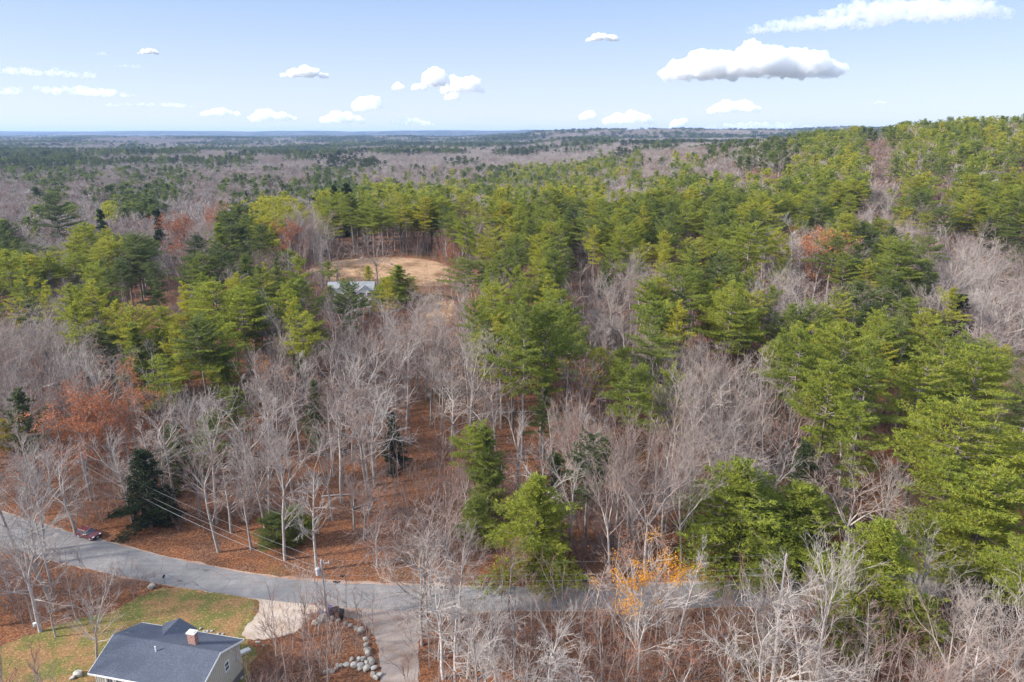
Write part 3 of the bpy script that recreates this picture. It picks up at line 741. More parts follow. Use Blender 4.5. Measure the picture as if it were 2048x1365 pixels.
bin_(662, 1229, 1.1, .62, M['blue'], 'blue bin standing right behind the utility pole', .1)
bin_(644, 1232, .55, .6, M['blue'], 'low blue tub left of the utility pole behind the large boulder', .4, False)
bin_(652, 1229, .6, .6, M['greyp'], 'grey tub between the two blue bins beside the utility pole', .2, False)
x, y = at(330, 1167); t = empty('mailbox', (x, y, 0), .2); tag(t, 'black mailbox on a post at the near edge of the road', 'mailbox')
MB().box((0, 0, .5), (.1, .1, 1.1)).obj('post', M['wood'], t)
MB().box((0, 0, 1.14), (.24, .52, .16)).tube((0, -.26, 1.22), (0, .26, 1.22), .12, n=14).obj('box', M['dark'], t)
x, y = at(70, 1252); b = MB().tube((0, 0, 0), (0, 0, .4), .17, .21, 16).tube((0, 0, .4), (0, 0, .43), .22, .22, 16).obj('bucket', M['trim'], None, (x, y, 0)); tag(b, 'small white bucket on the leaves left of the lawn tree', 'bucket')
# ------------------------------------------------------------------ cars
def car(x, y, rz, paint, label):
    t = empty('parked_car', (x, y, tz(x, y)+.02), rz); tag(t, label, 'car')
    # side profile (x forward, z up), built as stations across the width
    prof = [(-2.28, .42), (-2.30, .80), (-2.16, 1.02), (-1.2, 1.06), (0, 1.04), (1.05, 1.02), (1.95, .88), (2.26, .70), (2.28, .40), (1.9, .28), (-1.9, .28)]
    ys_ = [(-.90, .92, .0), (-.93, 1.0, 0), (0, 1.0, .03), (.93, 1.0, 0), (.90, .92, 0)]
    V_ = []; F_ = []; n = len(prof)
    for yy, k, dz in ys_:
        for (px, pz) in prof: V_.append((px*k, yy if k < 1 or yy == 0 else yy*.985, .28+(pz-.28)*(.96 if k < 1 else 1)+dz*(pz > .8)))
    for s in range(len(ys_)-1):
        for i in range(n): F_.append((s*n+i, s*n+(i+1) % n, (s+1)*n+(i+1) % n, (s+1)*n+i))
    F_ += [tuple(range(n-1, -1, -1)), tuple(range((len(ys_)-1)*n, len(ys_)*n))]
    MB().add(V_, F_).obj('body', paint, t, bevel=.05, smooth=True)
    def frus(x0, x1, x2, x3, z0, z1, w0, w1):
        return [(x0, -w0, z0), (x3, -w0, z0), (x3, w0, z0), (x0, w0, z0), (x1, -w1, z1), (x2, -w1, z1), (x2, w1, z1), (x1, w1, z1)]
    fq = [(0, 3, 2, 1), (4, 5, 6, 7), (0, 1, 5, 4), (1, 2, 6, 5), (2, 3, 7, 6), (3, 0, 4, 7)]
    MB().add(frus(-2.05, -1.62, .28, 1.08, 1.03, 1.52, .84, .64), fq).obj('window', M['glass'], t, bevel=.03)
    rf_ = MB().add(frus(-1.72, -1.66, .22, .34, 1.50, 1.585, .66, .60), fq)
    for s in (-1, 1):
        for (xa, xb) in ((-1.98, -1.62), (-.62, -.66), (.98, .28)):
            rf_.tube((xa, s*.835, 1.05), (xb, s*.645, 1.52), .035, n=6)
    rf_.obj('roof', paint, t, bevel=.02)
    rr = MB()
    for s in (-1, 1): rr.tube((-1.5, s*.52, 1.63), (.1, s*.52, 1.63), .02, n=6).tube((-1.5, s*.52, 1.57), (-1.5, s*.52, 1.63), .02, n=6).tube((.1, s*.52, 1.57), (.1, s*.52, 1.63), .02, n=6)
    rr.obj('roof_rail', M['dark'], t)
    for sx in (-1.42, 1.42):
        for s in (-1, 1):
            wv = empty_part('wheel', t, (sx, s*.80, .34))
            MB().tube((0, -.12, 0), (0, .12, 0), .35, n=24).obj('tyre', M['rubber'], wv, bevel=.03)
            r_ = MB().tube((0, s*.10, 0), (0, s*.135, 0), .22, n=18)
            for q in range(5):
                an = q*2*math.pi/5; r_.tube((0, s*.135, 0), (.2*math.cos(an), s*.135, .2*math.sin(an)), .03, n=5)
            r_.obj('rim', M['alloy'], wv)
    for s in (-1, 1):
        MB().box((2.13, s*.66, .76), (.22, .36, .14)).obj('headlight', M['lamp'], t, bevel=.04)
        MB().box((-2.23, s*.70, .86), (.12, .26, .22)).obj('tail_light', M['red'], t, bevel=.03)
        MB().box((.78, s*1.0, 1.08), (.16, .2, .13)).obj('wing_mirror', paint, t, bevel=.03)
        MB().box((0, s*.935, .36), (2.4, .03, .1)).obj('sill', M['dark'], t)
    MB().box((2.25, 0, .60), (.08, 1.0, .24)).obj('grille', M['dark'], t, bevel=.02)
    MB().box((2.2, 0, .38), (.22, 1.7, .18)).obj('bumper', M['dark'], t, bevel=.03)
    tag(MB().box((2.31, 0, .47), (.02, .42, .12)).obj('number_plate', M['trim'], t))
    t.scale = (.9, .9, .9)
    return t
def empty_part(name, par, loc):
    o = bpy.data.objects.new(name, None); COL.objects.link(o); o.parent = par; o.location = loc; return o
ca = at(178, 1074); dirv = Vector(at(215, 1086))-Vector(at(140, 1064))
car(ca[0], ca[1], math.atan2(dirv.y, dirv.x), M['red'], 'dark red hatchback parked on the leafy far verge of the road')
c2 = at_terr(1995, 576); car(c2[0], c2[1], .2, M['darkcar'], 'black car on the side road behind the trees at right edge')
# ------------------------------------------------------------------ white houses
def white_house(px, py, rz, W_, D_, H_, label, cat='house', wins=5, wing=True):
    x, y = at_terr(px, py); t = empty('white_house', (x, y, tz(x, y)), rz); tag(t, label, cat)
    def block(cx, cy, w_, d_, h_, gable='x'):
        k = .38*d_ if gable == 'x' else .38*w_
        if gable == 'x': p = [(cx-w_/2, cy-d_/2, -1.5), (cx-w_/2, cy+d_/2, -1.5), (cx-w_/2, cy+d_/2, h_), (cx-w_/2, cy, h_+k), (cx-w_/2, cy-d_/2, h_)]; ax = (w_, 0, 0)
        else: p = [(cx-w_/2, cy-d_/2, -1.5), (cx+w_/2, cy-d_/2, -1.5), (cx+w_/2, cy-d_/2, h_), (cx, cy-d_/2, h_+k), (cx-w_/2, cy-d_/2, h_)]; ax = (0, d_, 0)
        MB().prism(p, ax).obj('wall', M['white'], t)
        r = MB()
        for s in (-1, 1):
            if gable == 'x':
                e_ = d_/2+.4; r.prism([(cx-w_/2-.3, cy, h_+k+.02), (cx-w_/2-.3, cy+s*e_, h_+k-e_*.76+.02), (cx-w_/2-.3, cy+s*e_, h_+k-e_*.76+.25), (cx-w_/2-.3, cy, h_+k+.25)], (w_+.6, 0, 0))
            else:
                e_ = w_/2+.4; r.prism([(cx, cy-d_/2-.3, h_+k+.02), (cx+s*e_, cy-d_/2-.3, h_+k-e_*.76+.02), (cx+s*e_, cy-d_/2-.3, h_+k-e_*.76+.25), (cx, cy-d_/2-.3, h_+k+.25)], (0, d_+.6, 0))
        r.obj('roof', M['roofgrey'], t)
    block(0, 0, W_, D_, H_)
    if wing: block(-W_*.22, -D_*.5, W_*.26, D_*.7, H_*.95, 'y'); block(W_*.3, -D_*.45, W_*.3, D_*.6, H_*.9, 'y')
    for i in range(wins):
        xx = -W_*.42+i*W_*.84/max(1, wins-1)
        yy = -D_/2
        if wing and abs(xx+W_*.22) < W_*.14: yy = -D_*.85
        if wing and abs(xx-W_*.3) < W_*.16: yy = -D_*.75
        for zz in ((H_*.24, H_*.72) if H_ > 4 else (H_*.5,)): window(t, (xx, yy, zz), 1.5, H_*.32, 'y')
    return t
M['roofgrey'] = plain('pale_grey_roof', C3(.26, .27, .29), .6, .2, 1)
white_house(706, 607, R_(4), 14, 5, 4.8, 'white house half hidden behind pines in the dirt clearing', wins=6)
white_house(606, 492, R_(-6), 12, 8, 5.5, 'white house glimpsed through trunks left of the dirt clearing', wins=3, wing=False)
FARH = []
def farspot(px, py):
    r = ray(px, py); t = 600/r.y
    while HC+r.z*t > tz(r.x*t, r.y*t)+2 and r.y*t < 12000: t *= 1.004
    return r.x*t, r.y*t
WHS = []
M['field'] = m_speck('dry_field', C3(.34, .28, .18), C3(.42, .36, .24), C3(.28, .25, .13), .05, .01, .6)
def far_house(px, py, W_, label, mat_z=6):
    x, y = at_terr(px, py, mat_z); t = white_house(px, py, .3, W_, W_*.45, W_*.3, label, wins=3, wing=W_ > 25); t.location = (x, y, tz(x, y)+mat_z*.3); return x, y
far_house(1243, 297, 34, 'far white farmhouse among dark woods under the blue ridge')
far_house(1258, 296, 22, 'smaller white barn right of the far white farmhouse')
far_house(1186, 298, 16, 'tiny far white house left of the farmhouse')
far_house(541, 283, 16, 'tiny white house at the far pale field in the left distance')
for a_, b_, c_ in (((1228, 302), (1275, 300), 299), ((530, 287), (640, 286), 283.5)):
    q = [at_terr(*a_, 4), at_terr(*b_, 4), at_terr(b_[0], c_, 4), at_terr(a_[0], c_, 4)]; sheet('field', q, 1.5, M['field'], 60)
lg = random.Random(8)
LOGS = sorted((lg.uniform(620, 1500), lg.uniform(850, 1080)) for _ in range(14))
# ------------------------------------------------------------------ small things of the clearing and the slope
def log(px, py, L, r, rz, label, mat='bark', cat='log'):
    x, y = at_terr(px, py); z = tz(x, y)+r
    m = MB(); dx, dy = math.cos(rz)*L/2, math.sin(rz)*L/2
    m.tube((-dx, -dy, 0), (0, 0, .05), r, r*.85, 10).tube((0, 0, .05), (dx, dy, -.02), r*.85, r*.55, 10)
    m.tube((dx*.3, dy*.3, 0), (dx*.3-dy*.16, dy*.3+dx*.16, r*3), r*.3, r*.1, 6)
    return tag(m.obj('fallen_log', M[mat], None, (x, y, z)), label, cat)
log(1040, 828, 9, .22, .1, 'pale fallen log lying on the leaves between the central pine trunks')
log(740, 1065, 7, .10, 1.2, 'thin pale fallen stem leaning over the brush behind the road')
log(2010, 702, 12, .2, .1, 'long fallen log above the lawn at the right edge')
log(360, 1037, 5, .07, .9, 'thin pale fallen branch below the dark hemlock')
for n_, (px, py, s_) in enumerate(((724, 519, 1.8), (782, 530, 1.5), (679, 540, 1.2), (884, 556, 1.0))):
    rock(px, py, s_, ('dark brush-covered boulder under the trees at the back of the clearing', 'brown boulder in the middle of the dirt clearing', 'white boulder at the left side of the dirt clearing', 'pale boulder at the right end of the dirt clearing')[n_])

for n_, (px, py) in enumerate(LOGS):
    log(px, py, lg.uniform(3, 7), lg.uniform(.08, .16), lg.uniform(-.9, .9), 'fallen grey trunk on the leaf covered slope behind the road, %s from the left' % ordn[n_])
# ------------------------------------------------------------------ individual trees named in the picture
random.seed(7)
T = hero
# pines
SHOW.append((135, 222, 1030, 1100, 95, 1)); SHOW.append((560, 860, 1225, 1400, 78, 1)); SHOW.append((185, 500, 1240, 1400, 90, 1))
T('bushy', 1070, 942, 87, 180, .64, 'big bushy bright green pine standing at the road edge in the centre', var=0)
T('bushy', 976, 848, 99, 100, .56, 'slim full green pine just behind the big roadside pine', var=2)
T('bushy', 950, 985, 92, 70, .54, 'small soft green pine at the left shoulder of the big roadside pine', var=1)
T('bushy', 1500, 915, 90, 230, .64, 'wide layered green pine with a raised top left of two beside the road', var=3)
T('bushy', 1605, 955, 90, 210, .60, 'wide layered dark green pine at the right of the double roadside clump', var=5)
T('bushy', 1540, 1075, 84.5, 100, .60, 'low green pine bough clump below the wide layered roadside pines', var=1)
T('bushy', 1782, 1035, 73, 190, .60, 'lush cone shaped green pine in front of the road at right', var=0)
T('pine', 1955, 800, 90, 240, .66, 'huge yellow-green pine filling the right edge of the photo', var=1)
T('bushy', 1985, 925, 82, 200, .66, 'broad yellow-green pine low at the right edge beneath the huge one', var=1)
T('pine', 1905, 905, 86, 120, .66, 'yellow-green pine leaning out left of the huge right edge pine', var=3)
T('pine', 1045, 600, 121, 105, .58, 'left stem of the tall triple pine clump in the middle', var=0)
T('pine', 1085, 590, 125, 110, .56, 'middle stem of the tall triple pine clump in the middle', var=1)
T('pine', 1140, 600, 131, 80, .50, 'right dark stem of the tall triple pine clump in the middle', var=3)
T('pine', 1265, 718, 112, 95, .52, 'green pine with long bare trunk right of the central pine clump', var=2)
T('pine', 1605, 640, 116, 90, .60, 'pale green tall pine leftmost of the right hand pine belt', var=2)
T('pine', 1700, 640, 119, 120, .62, 'bright tall pine in the middle of the right hand pine belt', var=0)
T('pine', 1750, 672, 110, 110, .56, 'dark crowned tall pine right of centre in the right hand pine belt', var=4)
T('pine', 1665, 705, 105, 100, .64, 'yellowish tall pine with visible grey trunk in the right hand belt', var=1)
T('pine', 1720, 800, 99, 110, .62, 'lower pine with layered boughs under the right hand belt', var=3)
T('pine', 1850, 695, 112, 120, .66, 'bright pine left of the three by the right hand lawn', var=4)
T('pine', 1905, 640, 121, 105, .60, 'tall pine with pointed top above the right hand lawn', var=4)
T('pine', 1960, 690, 113, 120, .62, 'rounded bright pine nearest the right hand lawn', var=0)
T('pine', 1850, 800, 101, 120, .70, 'yellow-green pine in front of the three by the right lawn', var=5)
T('pine', 1465, 550, 148, 95, .70, 'bright yellow-green conical pine right of the upper middle', var=4)
T('pine', 1312, 600, 134, 110, .58, 'pale green pine leaning left among bare trees right of centre', var=3)
T('pine', 1365, 530, 165, 100, .60, 'green pine above the leaning pale pine right of centre', var=0)
T('pine', 1800, 475, 190, 160, .50, 'large round headed pine on the right hand hillside', var=1)
T('pine', 1722, 560, 162, 120, .36, 'blue-green layered pine below the large round headed pine', var=5)
T('pine', 1822, 592, 158, 110, .56, 'bright layered pine right below the large round headed pine', var=3)
T('pine', 1672, 465, 200, 110, .52, 'olive pine beside the orange oak on the right hand hillside', var=5)
T('pine', 1505, 440, 205, 120, .62, 'bright bushy pine uphill of the conical yellow-green pine', var=0)
T('pine', 430, 560, 158, 120, .66, 'bright pine at the back left of the left centre cluster', var=0)
T('pine', 480, 572, 152, 105, .70, 'brightest yellow-green pine in the left centre cluster', var=1)
T('pine', 420, 625, 140, 110, .62, 'lower left bright pine of the left centre cluster', var=4)
T('bushy', 270, 642, 142, 80, .56, 'compact dark green conical pine on the left among bare trees', var=0)
T('pine', 325, 705, 130, 90, .64, 'slanted bright pine beside the russet oak on the left', var=3)
T('pine', 185, 560, 180, 80, .48, 'green pine on the left with bare trees around its foot', var=1)
T('pine', 455, 445, 232, 115, .34, 'large dark layered pine left of the clearing', var=1)
T('pine', 388, 465, 228, 90, .30, 'second dark pine left beside the large dark layered one', var=4)
T('pine', 250, 510, 218, 75, .30, 'dark blue-green pointed pine on the left ridge', var=4)
T('pine', 305, 522, 212, 80, .40, 'soft blue-green pine right of the dark pointed one', var=0)
T('pine', 90, 512, 222, 110, .68, 'yellow-green wide pine at the left edge ridge', var=5)
T('pine', 145, 505, 228, 80, .58, 'green pine right of the yellow-green wide one at left edge', var=0)
T('pine', 30, 560, 205, 90, .60, 'low green pine touching the left edge', var=3)
T('pine', 225, 482, 240, 95, .74, 'sunny yellow-green pine on the left ridge', var=1)
T('pine', 578, 495, 224, 90, .58, 'bright round pine at the left end of the clearing', var=0)
T('pine', 655, 520, 216, 75, .50, 'thin layered pine in front of the white house', var=5)
T('pine', 592, 545, 196, 100, .50, 'pine with long dark trunk left of the white house', var=3)
T('bushy', 655, 570, 208, 70, .66, 'yellowish young pine screening the left half of the white house', var=2)
T('bushy', 795, 528, 214, 85, .60, 'bright green pine at the right corner of the white house', var=0)
T('sparse', 738, 530, 218, 55, .80, 'thin yellow pine rising behind the middle of the white house', var=0)
T('pine', 925, 515, 200, 95, .54, 'dark green pine at the right end of the clearing', var=0)
T('pine', 985, 535, 190, 80, .58, 'green pine right of the clearing with drooping boughs', var=3)
T('pine', 1040, 560, 168, 50, .60, 'narrow green pine above the central pine clump', var=4)
T('pine', 632, 640, 160, 60, .60, 'slim bright pine below the white house', var=4)
T('sparse', 440, 700, 138, 110, .56, 'thin grey-green pine in the left centre thicket', var=0)
T('sparse', 460, 780, 124, 90, .46, 'sparse grey-green pine under the thin one in left centre', var=1)
T('sparse', 1110, 905, 103, 70, .42, 'sparse dull pine right behind the big roadside pine', var=0)
T('sparse', 1200, 870, 106, 80, .38, 'sparse dark pine between bare trees right of centre', var=1)
T('bushy', 625, 755, 124, 50, .36, 'small dull green pine in the middle left thicket', var=2)
T('bushy', 550, 1022, 93, 70, .48, 'low left half of the round green shrub pine near the road', var=1)
T('bushy', 590, 1010, 94, 60, .58, 'brighter right half of the round green shrub pine near the road', var=1)
T('hemlock', 277, 900, 99, 100, .16, 'very dark full hemlock behind the road right of the parked car', var=0)
T('hemlock', 785, 822, 118, 50, .14, 'small very dark hemlock behind the spreading pale tree', var=1)
T('hemlock', 345, 850, 112, 80, .40, 'dull green hemlock right above the very dark one', var=1)
T('hemlock', 1610, 880, 97, 80, .26, 'dark hemlock under the left end of the right hand pine belt', var=0)
T('hemlock', 1925, 585, 168, 75, .08, 'blackish hemlock on the slope at far right', var=1)
T('pine', 105, 383, 330, 55, .26, 'tall isolated dark pine in the purple bare woods at left', var=4)
T('hemlock', 690, 365, 345, 45, .10, 'right blackish tree of the pair above the clearing', var=0)
T('hemlock', 672, 370, 345, 40, .12, 'left blackish tree of the pair above the clearing', var=1)
T('hemlock', 312, 416, 300, 32, .12, 'small dark round hemlock in front of the left bare woods', var=1)
T('hemlock', 197, 416, 310, 34, .14, 'dark round hemlock further left in the bare woods', var=0)
T('pine', 530, 432, 262, 80, .86, 'bright yellow needled pine at the far left corner of the clearing', var=1)
T('pine', 1003, 400, 285, 45, .92, 'small brilliant yellow topped tree in the upper middle', var=3)
T('bushy', 5, 835, 125, 45, .98, 'yellow leaved shrub cut by the left edge', var=1, name='yellow_shrub', cat='shrub')
# bare trees
T('bare', 705, 655, 128, 150, .12, 'broad pale fan shaped bare tree left of centre', var=0)
T('oakbare', 735, 760, 112, 190, .05, 'wide spreading pale bare oak reaching over the slope left of centre', var=0)
T('bare', 935, 650, 129, 130, .15, 'curved pale bare tree with fan crown left of the central pines', var=3)
T('bare', 1000, 640, 134, 90, .2, 'tall bare tree directly left of the central pines', var=1)
T('bare', 800, 605, 152, 80, .25, 'tall slim bare tree below the dirt patch', var=6)
T('bare', 855, 655, 138, 70, .25, 'slim bare tree with long straight trunk left of the curved one', var=2)
T('thin_rust', 1165, 700, 120, 120, .35, 'bare tree with a few coppery leaves right of the central pines', var=0)
T('oakbare', 1175, 800, 104, 130, .1, 'pale gnarled bare tree right of the slim roadside pine', var=1)
T('oakbare', 1090, 850, 97, 170, .08, 'pale arching bare limbs behind the big roadside pine', var=2)
T('bare', 1350, 690, 112, 150, .35, 'tall pinkish bare tree in the dense stand right of centre', var=7)
T('bare', 1415, 740, 104, 120, .3, 'tall pale bare tree at the front of the dense stand', var=1)
T('bare', 1520, 690, 112, 120, .35, 'fan shaped pinkish bare tree under the conical pine', var=0)
T('oakbare', 1560, 850, 99, 180, .05, 'bare tree with long pale limbs arching over the layered pine', var=2)
T('bare', 1620, 560, 160, 130, .2, 'grey bare tree on the right hand slope left of the blue-green pine', var=4)
T('bare', 1920, 445, 205, 200, .3, 'very wide vase shaped bare tree with pink tips at right', var=0)
T('bare', 1600, 425, 215, 60, .0, 'white dead looking bare tree beside the orange oak', var=2)
T('bare', 110, 868, 97, 150, .10, 'pale many stemmed bare tree left of the parked car', var=0)
T('bare', 40, 875, 92, 120, .12, 'pale bare tree at the left edge above the road', var=3)
T('birchbare', 10, 970, 74, 130, .05, 'tall pale bare tree at the lower left edge beside the lawn', var=1)
T('bare', 65, 1040, 78, 120, .10, 'pale bare tree leaning over the road at lower left', var=1)
T('bare', 152, 1130, 67.5, 130, .12, 'bare tree standing on the lawn left of the grey roofed house', var=0)
T('bare', 90, 1180, 73, 110, .35, 'thin reddish bare tree at the lawn edge below the road', var=4)
T('bare', 598, 1130, 73, 75, .2, 'small V shaped bare tree between parking pad and driveway', var=3)
T('shrub', 650, 1250, 66, 110, .25, 'bare shrub in the leafy island beside the driveway', var=0)
T('shrub', 585, 1170, 86, 90, .1, 'low pale bare shrub on the far side of the road by the pole', var=1)
T('bare', 852, 1010, 81, 130, .38, 'pinkish bare tree rising in front of the road left of centre', var=0)
T('bare', 915, 1030, 80, 120, .36, 'second pinkish bare tree in front of the road left of centre', var=7)
T('birchbare', 880, 1150, 66, 140, .05, 'white bare tree beside the driveway at the bottom', var=0)
T('birchbare', 970, 1230, 61, 140, .05, 'white bare tree second from the driveway at the bottom', var=1)
T('birchbare', 1100, 1245, 61, 130, .08, 'white bare tree third from the driveway at the bottom', var=0)
T('birchbare', 1030, 1190, 66, 80, .15, 'slim pale bare tree in front of the road centre', var=0)
T('bare', 1195, 1100, 74, 90, .3, 'slender reddish bare tree in front of the road right of centre', var=6)
T('birchbare', 1375, 1050, 72, 90, .05, 'slim white bare tree just right of the orange topped birch', var=2)
T('birchbare', 1580, 1105, 65, 130, .08, 'white bare tree left of two in front of the road at right', var=0)
T('birchbare', 1680, 1050, 67, 130, .05, 'tallest white bare tree in front of the road at right', var=1)
T('bare', 1870, 1065, 73, 140, .2, 'two stemmed grey bare tree right of the cone shaped pine', var=3)
T('birchbare', 1960, 1190, 64, 110, .2, 'pale bare tree near the bottom right corner', var=2)
T('bare', 440, 900, 97, 110, .25, 'pinkish many branched bare tree behind the road left of centre', var=2)
T('bare', 480, 850, 103, 90, .25, 'slim pale bare tree left of the round shrub pine', var=6)
T('bare', 300, 820, 108, 130, .05, 'leaning pale bare tree above the very dark hemlock', var=1)
T('bare', 225, 830, 106, 130, .05, 'leaning grey bare tree left above the very dark hemlock', var=0)
T('bare', 375, 780, 118, 110, .05, 'whitish dense twigged bare tree on the left slope', var=3)
T('bare', 720, 960, 95, 120, .55, 'low reddish bare tree in the brush behind the road', var=3)
T('bare', 325, 475, 262, 90, .2, 'isolated pale bare tree at the edge of the purple woods', var=0)
T('birchbare', 905, 1205, 62, 120, .12, 'white bare tree with leaning stem next to the driveway', var=2)
T('bare', 870, 1120, 69, 130, .05, 'tall pale dense bare tree at the right side of the driveway mouth', var=0)
T('bare', 930, 1160, 66, 130, .03, 'tall whitish fan shaped bare tree right of the driveway mouth tree', var=7)
T('bare', 990, 1180, 65, 120, .08, 'tall whitish bare tree in the bottom centre clump', var=3)
T('bare', 1110, 1190, 65, 120, .06, 'whitish fan shaped bare tree closing the bottom centre clump', var=0)
T('bare', 1560, 1150, 68, 110, .05, 'whitish dense bare tree before the double roadside pines', var=3)
T('bare', 1920, 1130, 70, 120, .15, 'pale fan bare tree right of the two stemmed one', var=7)
T('birchbare', 1060, 1290, 58, 130, .05, 'white bare tree cut by the bottom edge in the centre', var=1)
T('birchbare', 1165, 1290, 58, 110, .2, 'pale bare tree cut by the bottom edge left of the birch', var=0)
T('bare', 835, 1060, 86, 110, .42, 'pinkish bare tree at the far side of the road left of centre', var=4)
T('bare', 700, 930, 98, 120, .5, 'reddish fan shaped bare tree in the brush above the transformer pole', var=7)
T('birchbare', 1640, 1150, 63, 110, .15, 'white bare tree between the two tall white ones at right', var=2)
T('shrub', 1470, 1300, 60, 110, .5, 'low bare shrub at the bottom right of the birch', var=0)
T('shrub', 1720, 1290, 60, 120, .4, 'low bare shrub at the bottom below the cone pine', var=1)
T('sparse', 690, 555, 212, 60, .74, 'thin yellowish pine in front of the white house left gable', var=1)
T('bare', 720, 585, 185, 80, .4, 'thin bare tree just below the white house', var=6)
T('bushy', 765, 555, 205, 70, .62, 'green pine touching the bright one right of the white house', var=2)
T('bare', 735, 560, 196, 70, .5, 'slim pinkish bare tree crossing the white house front', var=6)
T('bare', 690, 600, 180, 80, .5, 'pinkish bare tree left below the white house', var=2)
T('thin_rust', 780, 600, 178, 80, .3, 'rusty thin leaved tree right below the white house', var=0)
# leafed oaks
T('rust', 190, 742, 118, 135, .36, 'upper part russet oak standing out on the left slope', var=0)
T('rust', 140, 795, 112, 120, .34, 'lower russet oak standing out on the left slope', var=1)
T('rust', 232, 775, 116, 60, .34, 'right hand russet oak of the trio on the left slope', var=0)
T('thin_rust', 515, 700, 136, 60, .62, 'orange leaved thin oak in the left centre', var=0)
T('thin_rust', 560, 735, 128, 60, .50, 'small orange tinged oak right of the orange thin oak', var=1)
T('rust', 1640, 455, 205, 80, .42, 'bright orange oak crown on the right hand hillside', var=1)
T('rust', 895, 478, 232, 55, .22, 'russet oak at the right end of the clearing tree line', var=0)
T('rust', 632, 590, 196, 22, .45, 'small orange maple in front of the white house', var=0)
T('rust', 425, 402, 300, 45, .32, 'russet oak crown above the dark layered pines', var=0)
T('rust', 345, 425, 282, 60, .16, 'copper oak crown left of the dark layered pines', var=1)
T('rust', 570, 440, 255, 60, .20, 'russet oak at the left end of the clearing tree line', var=1)
T('thin_rust', 350, 575, 190, 70, .15, 'reddish thin leaved tree in the left middle', var=0)
T('thin_rust', 890, 590, 176, 60, .25, 'thin rust leaved tree below the dirt patch', var=1)
# the orange topped birch
def birch():
    r = ray(1290, 1080); d = 64.5; x = r.x/r.y*d; H = HC+r.z/r.y*d-tz(x, d)
    dat = make_bare(97, 17, 'vase', .026); top = max(t[0][2] for t in dat[2])
    tm, cm, lm = bare_meshes('birch', dat, 'bark_birch', 'twig', (26, .18, .07, lambda T_, rs: (T_[:, 2] > top*.70) & (rs.rand(len(T_)) < .6) & (np.sin(np.arctan2(T_[:, 1], T_[:, 0])*2+T_[:, 2]*.9) > -.15)), 5)
    zz, rr = measure(cm); K['topbirch'] = [(zz, rr, tm, cm, lm)]; NAMES['topbirch'] = 'birch_tree'; CATS['topbirch'] = 'birch tree'
    o = hero('topbirch', 1300, 1080, 64.5, 160, .98, 'white stemmed birch with golden orange leaves at its top', rz=.6)
    for c in o.children:
        if c.name.startswith('branches'): c['tint'] = 0.0
        if c.name.startswith('foliage'): c['tint'] = .80
birch()
# ------------------------------------------------------------------ the wood: kinds of tree read off a coarse map of the canopy
GRID = {
    300: "mBmm BBmm DmmB mmmB mmmm mmDD DPPR PPPP",
    340: "DDDB mDBB BRDB BBBD PPPP BPOR RPPR PRPR",
    380: "BDBD DDBD DDHP PPPP PPPB PPPP PPPB PRPP",
    420: "BDBP HOOD YOPP PPOY PPPP PPPP PPRB POPP",
    460: "DBBB BRBD YRBB BBPP PPPP PRPP BOPP BRBD",
    500: "DBPY DPDD BP.. ..RP PPRP YPPP POPD PBBB",
    540: "PPRD DDDD PP.. ..PP PPRB BPPP BRPP PBBB",
    580: "PPPR RRPP PBPY P.BP PPBR PPPB BBDD DBBB",
    620: "RBPR RRPP BPRR BBBP PPBB PPPP BBDD PPBB",
    660: "BBPP PYPP BPBB BBBP PPBB PBPP PPPP BP.B",
    700: "BBBP PPPD OBBB BBBP PPRP BBPR PPPP PPPB",
    740: "BBOB PRDO BBBB ..BP PRRP BBBB PPPP PPPB",
    780: "BOOO PBDD OBBB .... PRRP PBBB BPPP PPP.",
    820: "DOOB BBDB BDBB B... .BBP PBBB BPPP PPPP",
    860: "BDDB BDBB BDBB B.PB BBBB BBBB BPPP PPPP",
    900: "BBB. HDBB BDBB BBPR DDDB BBBP DDPP PPPP",
    940: "BBB. H.BR BBBR RBPP DDBB BBPP PPBR BPPP",
    1000: "BB.. H.RR PRRB RBPP DDBR B.PP PPPR .PPP",
    1040: "B... ..RR PRRR BBPP PBRB RR.P PPPR PPPP",
    1080: "B... .... ...B B.PP ...R RPPP PP.P RPPP",
    1120: "B... .... .R.. BB.P P..R RRPP PP.B PRDP",
    1160: "BBB. .... B... B.BB B.RR .RPP PBBB PPBD",
    1200: "B.B. .... .B.. BB.B B.R. B.DB BBBP PBBB",
    1240: ".... .... .... BBBB BRRR RRRB BBBP PBBB",
    1280: ".... .... .... BBBB BRRR RRRB BBBR RBRB",
    1340: ".... .... .... BBBB BRRR RRRB BBBR RBRB"}
GRID = {k_: v_.replace(' ', '') for k_, v_ in GRID.items()}
GY = sorted(GRID)
def code(px, py):
    gy = min(GY, key=lambda g: abs(g-py)); c = int(max(0, min(31, px//64))); return GRID[gy][c]
HH = dict(P=(17, 25), D=(16, 23), H=(12, 18), Y=(17, 23), B=(15, 21), R=(9, 14), O=(12, 16))
rw = random.Random(11)
wild = []
def blocked(x, y, pad=0):
    for p_ in EXCL:
        if in_poly(x, y, p_): return True
    for p_ in EXCL2:
        if in_poly(x, y, p_): return True
    lx, ly = x-HX, y-HY
    if abs(lx) < 9.5 and abs(ly) < 7.5: return True
    return False
heroes = list(TREES)
WHX, WHY = at_terr(706, 606)
sp_y = 46.0
